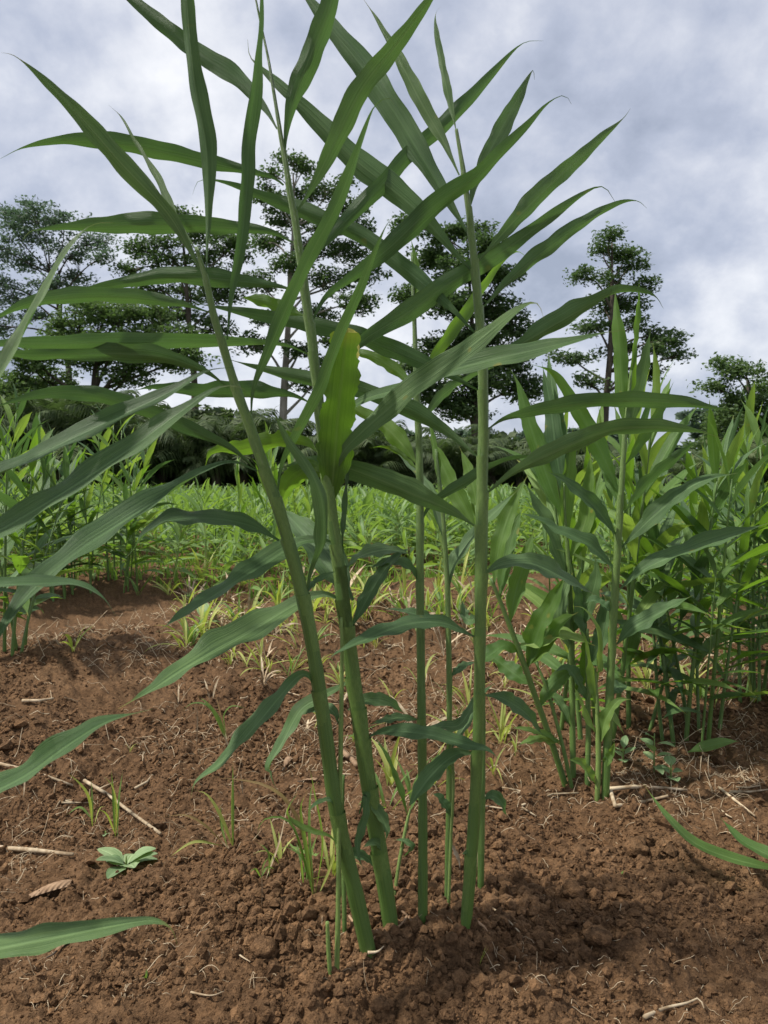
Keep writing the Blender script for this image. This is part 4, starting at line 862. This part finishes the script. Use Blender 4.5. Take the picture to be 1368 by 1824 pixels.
for i, (px, py, rp, lb) in enumerate([
  (1022, 1590, 20, 'dark round soil clod standing alone right of the middle clump'), (602, 1742, 11, 'small clod touching the foot of the pale front shoot'),
  (720, 1668, 15, 'reddish clod at the foot of the thick twin stems'), (783, 1655, 18, 'clod between the straight stem and the upright right stem'),
  (470, 1690, 24, 'broad soil clod left of the cut-off stub'), (862, 1755, 22, 'rough clod below the upright right stem near the bottom'),
  (675, 1790, 16, 'clod near the bottom edge below the middle clump'), (1135, 1515, 22, 'pale orange clod on the ridge below the right-hand clump'),
  (1030, 1525, 18, 'clod on the ridge left of the pale orange one'), (940, 1415, 13, 'small dark clod on the ridge before the right-hand clump'),
  (1062, 1672, 24, 'flat wide clod right of the middle clump, low on the slope'), (260, 1315, 13, 'dark clod on the bare soil left of the leaning stem'),
  (1250, 1590, 14, 'small clod on the right slope below the long grass blade'), (560, 1765, 12, 'crumbly clod low in front of the cut-off stub')]): clod(px, py, rp, lb, i)
def ground_path(pts, n, lift):
    p2 = spline(pts, n); out = []
    for x, y in p2:
        p, d = G(x, y); out.append(np.array(p) + np.array([0, 0, lift]))
    return np.array(out)
def straw(pts, wpx, label, group=None, mat=None, arch=0.0, name='dry_stalk', cat='dry stalk'):
    g = [np.array(G(*p)[0]) for p in pts]; d = G(*pts[len(pts) // 2])[1]; r = wpx * .5 * d / F; n = 14
    c = spline(g, n) if cat == 'root' else np.vstack([np.linspace(g[i], g[i + 1], 4) for i in range(len(g) - 1)]); n = len(c)
    c[:, 2] += r * .7 + .004
    V, Fc, uv = tube(c, r * np.linspace(1.05, .3 if cat == 'root' else .7, n), 6); o = obj(name, mesh(name, V, Fc, mat or M_straw, uv)); return tag(o, label, cat, group)
straw([(150, 1396), (190, 1420), (235, 1455), (286, 1492)], 7, 'long pale dry stalk slanting past the grass seedlings at left')
straw([(-5, 1517), (60, 1522), (130, 1530)], 9, 'thick pale dry stalk at the left edge above the curled leaf')
straw([(-5, 1365), (60, 1380), (130, 1405)], 6, 'dry stalk at the left edge under the long soft leaf')
straw([(1085, 1412), (1130, 1408), (1180, 1410), (1224, 1414)], 7, 'pale bent straw lying level at the foot of the right-hand clump')
straw([(1086, 1410), (1096, 1443), (1150, 1434), (1190, 1424)], 7, 'folded dry straw making a corner at the foot of the right-hand clump')
straw([(1148, 1822), (1185, 1806), (1225, 1796), (1245, 1788), (1254, 1806)], 8, 'pale branching root lying at the bottom right edge', mat=M_straw, name='dry_root', cat='root')
straw([(415, 1700), (430, 1712), (446, 1722)], 5, 'short pale root bit left of the cut-off stub', name='dry_root', cat='root')
straw([(340, 1776), (375, 1782), (400, 1774)], 4, 'thin white root at the bottom left of the middle clump', name='dry_root', cat='root')
straw([(655, 1706), (672, 1704), (684, 1694)], 6, 'white rootlet curved before the thick stems', name='dry_root', cat='root')
straw([(870, 1620), (900, 1642), (925, 1668)], 4, 'thin dry stalk on the soil right of the upright right stem')
straw([(930, 1440), (985, 1420), (1030, 1418)], 4, 'dry straw on the ridge left of the right-hand clump')
straw([(1280, 1408), (1310, 1432), (1345, 1460)], 5, 'pale straw on the soil at the right edge')
straw([(1300, 1415), (1335, 1416), (1368, 1412)], 4, 'thin straw lying level at the right edge')
straw([(240, 1410), (262, 1398), (276, 1380)], 5, 'short crooked twig on the soil above the long pale stalk')
straw([(40, 1253), (70, 1253), (95, 1249)], 6, 'short pale stick on the dark soil at left')
straw([(608, 1345), (625, 1358), (636, 1372)], 12, 'thick pale dry husk between the two leaning stems', mat=M_dry, name='dry_husk', cat='dry husk')
for k, (a, b, lb) in enumerate([((622, 1640), (640, 1675), 'papery brown husk at the foot of the frontmost leaning stem'), ((672, 1665), (655, 1692), 'dry husk strip leaning out from the frontmost leaning stem'), ((705, 1622), (738, 1655), 'dry stalk bit lying between the thick and straight stems'), ((618, 1588), (634, 1630), 'thin brown husk hanging beside the pale front shoot'), ((725, 1640), (708, 1660), 'tan husk scrap beside the second thick stem'), ((850, 1650), (868, 1668), 'small husk scrap right of the upright right stem')]):
    straw([a, ((a[0] + b[0]) / 2 + 3, (a[1] + b[1]) / 2), b], 5, lb, mat=M_dry, name='dry_husk', cat='dry husk')
for k in range(34):
    cx, cy = [(520, 1390), (110, 1420), (900, 1420), (1310, 1440), (480, 1240), (690, 1160), (860, 1180)][k % 7]; cx += rng.gauss(0, 55); cy += rng.gauss(0, 22); a = rng.gauss(0, .6); h_ = rng.uniform(22, 60)
    straw([(cx, cy), (cx + h_ * .5 * math.cos(a), cy + h_ * .18 * math.sin(a) + rng.uniform(-3, 3)), (cx + h_ * math.cos(a), cy + h_ * .4 * math.sin(a))], rng.uniform(2.2, 4), 'thin tan straw lying on the bare soil among other straws', 'loose straws on the bare soil')
def litter(n):
    AV = []; AT = []; off = 0
    for k in range(n):
        if rng.random() < .62: px, py = rng.uniform(0, 1368), 1060 + 420 * rng.random()
        else: px, py = rng.uniform(0, 1368), rng.uniform(1300, 1824)
        if py > 1500 and rng.random() < .5: continue
        dd_ = CAMH * F / (py - HOR); x = (px - 684) / F * dd_; y = dd_
        if vn(np.array([x * 3.]), np.array([y * 3.]), 33)[0] < .38 and rng.random() < .75: continue
        Ln = (.004 + .022 * rng.random() ** 2) * (1 + 2.4 * min(1.5, max(0, dd_ - .9))); a = rng.uniform(0, 6.28); cv = rng.choice([rng.uniform(-.3, .3), rng.uniform(-.3, .3), rng.uniform(-.3, .3), rng.uniform(-1.2, 1.2)]); r = rng.uniform(.0002, .00045) * max(1, 1 + (dd_ - .9) * 1.4); m = 6
        pts = [np.array([x, y, 0])]
        for i in range(m - 1): pts.append(pts[-1] + Ln / m * np.array([math.cos(a + cv * i / m), math.sin(a + cv * i / m), 0]))
        pts = np.array(pts); up = rng.random() < .25
        pts[:, 2] = height(pts[:, 0], pts[:, 1]) + r + .001 + (np.linspace(0, 1, m) * Ln * .6 if up else np.sin(np.linspace(0, 3.14, m)) * Ln * rng.uniform(0, .25))
        V, Fc, _ = tube(pts, np.full(m, r), 3, close=False); AV += [tuple(v) for v in V]; AT += [tuple(i + off for i in f) for f in Fc]; off += len(V)
    tag(obj('straw_litter', mesh('straw_litter', AV, AT, M_straw)), 'fine pale straw and rootlets scattered over the bare soil', 'straw litter', kind='stuff')
litter(6500)
# curled dry leaves
def curled_leaf(px, py, lpx, rpx, ang, label, ribs=9):
    p, d = G(px, py); Ln = lpx * d / F; r = rpx * d / F; n, m = 60, 17; V = []; uv = []
    for i in range(n):
        t = i / (n - 1); env = (t ** .65) * (1.12 - t ** 5 * .55)
        for k in range(m):
            u = -1 + 2 * k / (m - 1); a = 0.75 + u * 1.75
            fr = (ribs * (t + .22 * abs(u))) % 1.0; pl = 1 - .20 * abs(2 * fr - 1) ** 2.2
            rr = r * env * pl * (1 - .25 * max(0, u) ** 2); bend = .10 * Ln * math.sin(math.pi * t)
            V.append((Ln * (t - .5) - .10 * Ln * abs(u) * t, rr * math.sin(a) * 1.1, rr * math.cos(a) * .9 + r * .62 + bend * .25)); uv.append((k / (m - 1), t))
    Fc = [(i * m + k, i * m + k + 1, (i + 1) * m + k + 1, (i + 1) * m + k) for i in range(n - 1) for k in range(m - 1)]
    e = empty('dry_leaf', (p.x, p.y, p.z - .002), label, 'dry leaf'); e.rotation_euler = (0, R(-4), ang)
    obj('blade', mesh('blade', V, Fc, M_dry, uv), e)
    V, Fc, uv = tube(spline([(-Ln * .42, 0, r * .5), (-Ln * .6, 0, r * .35), (-Ln * .8, .003, r * .2)], 8), np.linspace(.0012, .0008, 8), 5); obj('stalk', mesh('stalk', V, Fc, M_barkd, uv), e)
curled_leaf(82, 1600, 96, 17, R(32), 'large curled brown leaf with pleated ribs on the soil at left')
curled_leaf(118, 1684, 46, 11, R(60), 'small grey curled leaf under the lowest long blade at left', 4)
curled_leaf(385, 1555, 30, 6, R(45), 'tiny pale curled leaf left of the stems', 3)
curled_leaf(512, 1362, 36, 9, R(80), 'whitish curled leaf scrap left of the leaning stem', 3)
curled_leaf(552, 1392, 30, 6, R(-10), 'pale leaf scrap against the leaning stem', 3)

# ------------------------------------------------------------------ weeds
def blade_mesh(az, el, Ln, W, droop, seed, mat, b=(0, 0, 0), n=9):
    V, Fc, uv = proc_leaf(b, az, el, Ln, W, droop, rng.uniform(-.4, .4), seed, n, 3, .03, rng.uniform(-.4, .4)); return mesh('blade', V, Fc, mat, uv)
def tuft(px, py, hpx, nb, label, group=None, mat=None, spread=.5, wk=1.0):
    p, d = G(px, py); h = hpx * d / F; e = empty('grass_tuft', (p.x, p.y, p.z - .002), label, 'grass', group)
    for k in range(nb):
        obj('blade', blade_mesh(rng.uniform(0, 6.28), 1.5 - abs(rng.gauss(0, spread)), h * rng.uniform(.6, 1.1), max(.0022, h * .055 * wk) * rng.uniform(.8, 1.3), rng.uniform(.2, 1.7), rng.randrange(9999), mat or M_grass, (rng.uniform(-.06, .06) * h, rng.uniform(-.06, .06) * h, 0)), e)
def traced_tuft(label, base, blades, name='grass_tuft'):
    p, d = G(*base); e = empty(name, (p.x, p.y, p.z - .002), label, 'grass')
    for pts, wp, mt in blades: traced_leaf(e, pts, wp * .62, d0=d, dd=rng.uniform(-.04, .03), roll=30, mat=mt, wave=.02, n=16, name='blade')
    return e
g_, y_, r_ = M_grass, M_leafy, M_reddry
traced_tuft('thin pale grass seedling left of the upright pair above the broad-leaved weed', (165, 1476), [([(165, 1478), (160, 1425), (145, 1398), (118, 1375)], 9, g_), ([(165, 1476), (164, 1425), (162, 1385)], 6, y_), ([(166, 1462), (143, 1438), (118, 1452)], 7, y_), ([(168, 1470), (178, 1440), (190, 1436)], 5, g_)])
traced_tuft('upright pair of bright grass seedlings above the broad-leaved weed', (206, 1492), [([(205, 1495), (203, 1430), (198, 1368)], 9, y_), ([(206, 1490), (208, 1440), (200, 1400), (180, 1378)], 6, g_), ([(209, 1492), (213, 1420), (219, 1370)], 13, y_), ([(206, 1488), (190, 1450), (170, 1440)], 6, g_)])
traced_tuft('arching grass tuft with one tall bright blade left of the leaning stem', (412, 1518), [([(415, 1520), (414, 1440), (415, 1352)], 11, y_), ([(418, 1516), (392, 1452), (368, 1415), (345, 1408)], 12, g_), ([(400, 1505), (365, 1470), (330, 1452), (292, 1455)], 8, r_), ([(395, 1506), (345, 1500), (300, 1528)], 9, g_), ([(405, 1510), (394, 1470), (393, 1430)], 8, y_), ([(440, 1528), (410, 1512), (385, 1490)], 7, M_straw)])
traced_tuft('yellowing grass tuft pressed against the left of the thick stems', (562, 1600), [([(560, 1602), (548, 1520), (520, 1440), (470, 1398), (374, 1383)], 14, r_), ([(558, 1600), (546, 1510), (536, 1440), (548, 1408)], 16, y_), ([(562, 1600), (540, 1530), (505, 1505)], 11, y_), ([(562, 1590), (575, 1500), (560, 1410), (550, 1360)], 8, y_), ([(565, 1600), (590, 1540), (600, 1480)], 10, g_), ([(560, 1596), (552, 1480), (556, 1400), (574, 1395)], 14, y_), ([(556, 1590), (520, 1470), (470, 1460), (455, 1500)], 9, M_leafb)])
traced_tuft('slim pale stalk of grass leaning over the bare soil left of the wiry leaf', (472, 1572), [([(470, 1575), (498, 1500), (514, 1425)], 7, M_straw), ([(472, 1572), (490, 1520), (520, 1505)], 6, g_), ([(480, 1560), (478, 1520), (462, 1500)], 7, y_)])
traced_tuft('tiny narrow-leaved seedling on the bare soil left of the stems', (466, 1618), [([(466, 1620), (467, 1580), (465, 1545)], 4, M_straw), ([(466, 1565), (455, 1548), (443, 1556)], 6, y_), ([(466, 1562), (476, 1545), (490, 1548)], 6, y_), ([(466, 1560), (470, 1540), (480, 1525)], 6, y_)])
traced_tuft('yellow-streaked grass tuft on the slope left of the leaning stem', (404, 1322), [([(405, 1325), (388, 1280), (368, 1252), (352, 1240)], 15, y_), ([(404, 1322), (375, 1262), (345, 1252), (322, 1268)], 7, y_), ([(400, 1318), (392, 1270), (384, 1238)], 7, r_), ([(406, 1322), (398, 1280), (412, 1258), (440, 1262)], 6, y_), ([(350, 1330), (352, 1285), (350, 1250)], 5, M_straw), ([(425, 1365), (410, 1335), (395, 1300)], 7, M_straw)])
for k, (px, py, h, nb, lb) in enumerate([(590, 1560, 120, 6, 'thin yellow-green grass close behind the pale front shoot'), (540, 1575, 90, 5, 'low yellow-green grass left of the pale front shoot'), (495, 1540, 100, 5, 'pale thin grass standing left of the wiry twisted leaf'), (690, 1440, 130, 6, 'yellow-green grass seen between the thick and the straight stems'),
  (735, 1430, 110, 5, 'thin bright grass behind the slim straight stem'), (775, 1400, 90, 5, 'pale grass between the straight and the upright right stem'), (430, 1420, 60, 5, 'small dry grass among the straw left of the leaning stem'), (880, 1380, 90, 5, 'thin pale grass just right of the upright right stem'), (920, 1345, 60, 4, 'short pale grass on the bare soil before the right-hand clump'), (40, 1420, 60, 5, 'dry grass wisps at the left edge above the thick stalk')]):
    tuft(px, py, h, nb, lb, mat=[M_grass, M_leafy, M_grass, M_leafy, M_leafy, M_grass, M_straw, M_grass, M_grass, M_straw][k], wk=.8, spread=.45)
for px, py, h, nb, lb in [(260, 1745, 26, 4, 'tiny grass seedling low at left below the long blade'), (340, 1150, 70, 9, 'leafy light green weed on the far slope left of the leaning stem'), (695, 1400, 110, 6, 'pale grass stem between the leaning stems and the straight one'),
  (945, 1300, 40, 4, 'small grass seedling on the ridge left of the right-hand clump'), (1105, 1560, 14, 3, 'short green blade lying on the right slope'), (855, 1720, 45, 2, 'short dead stump of grass right of the middle clump near the bottom'), (230, 1340, 30, 3, 'small green seedling on the slope at far left'),
  (130, 1160, 70, 5, 'drooping grass tuft beside the left-edge clump'), (300, 1060, 60, 7, 'curling yellow-green tuft at the edge of the field at left'), (245, 1060, 80, 4, 'slim upright tuft before the tall left thicket')]:
    tuft(px, py, h, nb, lb, mat=M_grass if rng.random() < .6 else M_leafy, wk=1.3)
for k in range(200):
    px = rng.uniform(310, 900) if k < 145 else rng.uniform(880, 1340); py = rng.choice([rng.uniform(1045, 1130), rng.uniform(1060, 1200), rng.uniform(1090, 1330)])
    if k >= 145: py = rng.uniform(1090, 1260)
    tuft(px, py, rng.uniform(30, 105), rng.randint(3, 8), 'pale yellow-green grass seedling on the bare strip before the field', 'grass seedlings on the bare strip', spread=.5, mat=rng.choice([M_grass, M_grass, M_leafy, M_straw]), wk=rng.uniform(.7, 1.3))
def ovate(Ln, W, seed, mat, az, el, b, droop=.6):
    n = 9; V, Fc, uv = [], [], []
    t = np.linspace(0, 1, n); c = [np.array(b, float)]
    for i in range(1, n):
        e_ = el - droop * t[i]; c.append(c[-1] + Ln / n * np.array([math.cos(e_) * math.sin(az), math.cos(e_) * math.cos(az), math.sin(e_)]))
    q = random.Random(seed); sd_ = np.array([math.cos(az), -math.sin(az), 0])
    for i in range(n):
        f = W * .5 * (0.08 if t[i] < .2 else math.sin(math.pi * ((t[i] - .16) / .86) ** .8) ** .75 + .02)
        for u in (-1, -.5, 0, .5, 1):
            V.append(c[i] + sd_ * u * f * q.uniform(.93, 1.07) + np.array([0, 0, .22 * abs(u) * f + q.uniform(-.04, .04) * f])); uv.append(((u + 1) / 2, t[i] * .9))
    Fc = [(i * 5 + k, i * 5 + k + 1, (i + 1) * 5 + k + 1, (i + 1) * 5 + k) for i in range(n - 1) for k in range(4)]
    return mesh('leaf', V, Fc, mat, uv)
def broad_weed(px, py, lpx, nl, label, group=None, tall=0.0):
    p, d = G(px, py); s = lpx * d / F; e = empty('broadleaf_weed', (p.x, p.y, p.z - .002), label, 'weed', group)
    V, Fc, uv = tube([(0, 0, -.01), (0, 0, s * .2 + tall * s * .5), (0, 0, s * .35 + tall * s)], [.0016, .0014, .001], 5); obj('stem', mesh('stem', V, Fc, M_stemy, uv), e)
    for k in range(nl):
        f = k / max(1, nl - 1)
        obj('leaf', ovate(s * rng.uniform(.5, 1.15), s * .46 * rng.uniform(.7, 1.1), k, M_weed, k * 2.4 + .6 + rng.uniform(-.5, .5), rng.uniform(.05, .6) + .6 * f, (0, 0, (s * .1 + tall * s * f)), rng.uniform(.4, .9)), e)
broad_weed(225, 1548, 74, 9, 'broad-leaved weed with pale green ovate leaves on the soil at left')
broad_weed(188, 1485, 20, 3, 'tiny three-leaved seedling above the broad-leaved weed')
broad_weed(1165, 1375, 46, 8, 'bushy green weed with upright leafy stem right of the right-hand clump', tall=1.2)
broad_weed(1195, 1392, 44, 6, 'low leafy weed on the ridge just beyond the bent straw', tall=.5)
broad_weed(1110, 1360, 36, 6, 'small leafy weed behind the young yellow shoot', tall=.6)
broad_weed(360, 1130, 44, 7, 'far leafy weed on the slope left of the leaning stem', tall=.6)
# fallen blades and long grass reaching in from the right edge
def loose_blade(pts, wpx, d_list, label, mat, name='long_grass', cat='grass'):
    n = 22; p = spline([(x, y, d) for (x, y), d in zip(pts, d_list)], n); c = np.array([P(a, b, d) for a, b, d in p])
    for i in range(n): c[i, 2] = max(c[i, 2], gz(c[i, 0], c[i, 1]) + .003)
    tg = np.gradient(c, axis=0); wd = np.cross(tg, np.array([0.1, -.5, .85])); wd /= np.linalg.norm(wd, axis=1)[:, None]
    b = Vector(c[0]); V, Fc, uv = leaf_geo(c, wd, wpx * d_list[1] / F, rng.randrange(999), .3, .02); o = obj(name, mesh(name, [Vector(v) - b for v in V], Fc, mat, uv), loc=b); tag(o, label, cat)
loose_blade([(1420, 1556), (1368, 1545), (1300, 1528), (1235, 1500), (1185, 1450), (1145, 1395)], 24, [.98, .99, 1.0, 1.02, 1.06, 1.12], 'long green grass blade arching in from the right edge to the bent straw', M_leafb)
loose_blade([(1430, 1545), (1368, 1522), (1325, 1500), (1300, 1475), (1282, 1455)], 30, [.98, 1.0, 1.03, 1.06, 1.08], 'wider short green blade at the right edge above the long one', M_leafb)
loose_blade([(1225, 1340), (1260, 1330), (1290, 1322), (1318, 1320)], 22, [1.42, 1.43, 1.44, 1.45], 'green leaf lying on the ridge under the third clump', M_leafy, 'fallen_leaf', 'leaf')
loose_blade([(512, 1508), (545, 1530), (575, 1550), (600, 1572)], 16, [1.02, 1.0, .97, .95], 'pale fallen blade lying behind the pale front shoot', M_leafy, 'fallen_leaf', 'leaf')
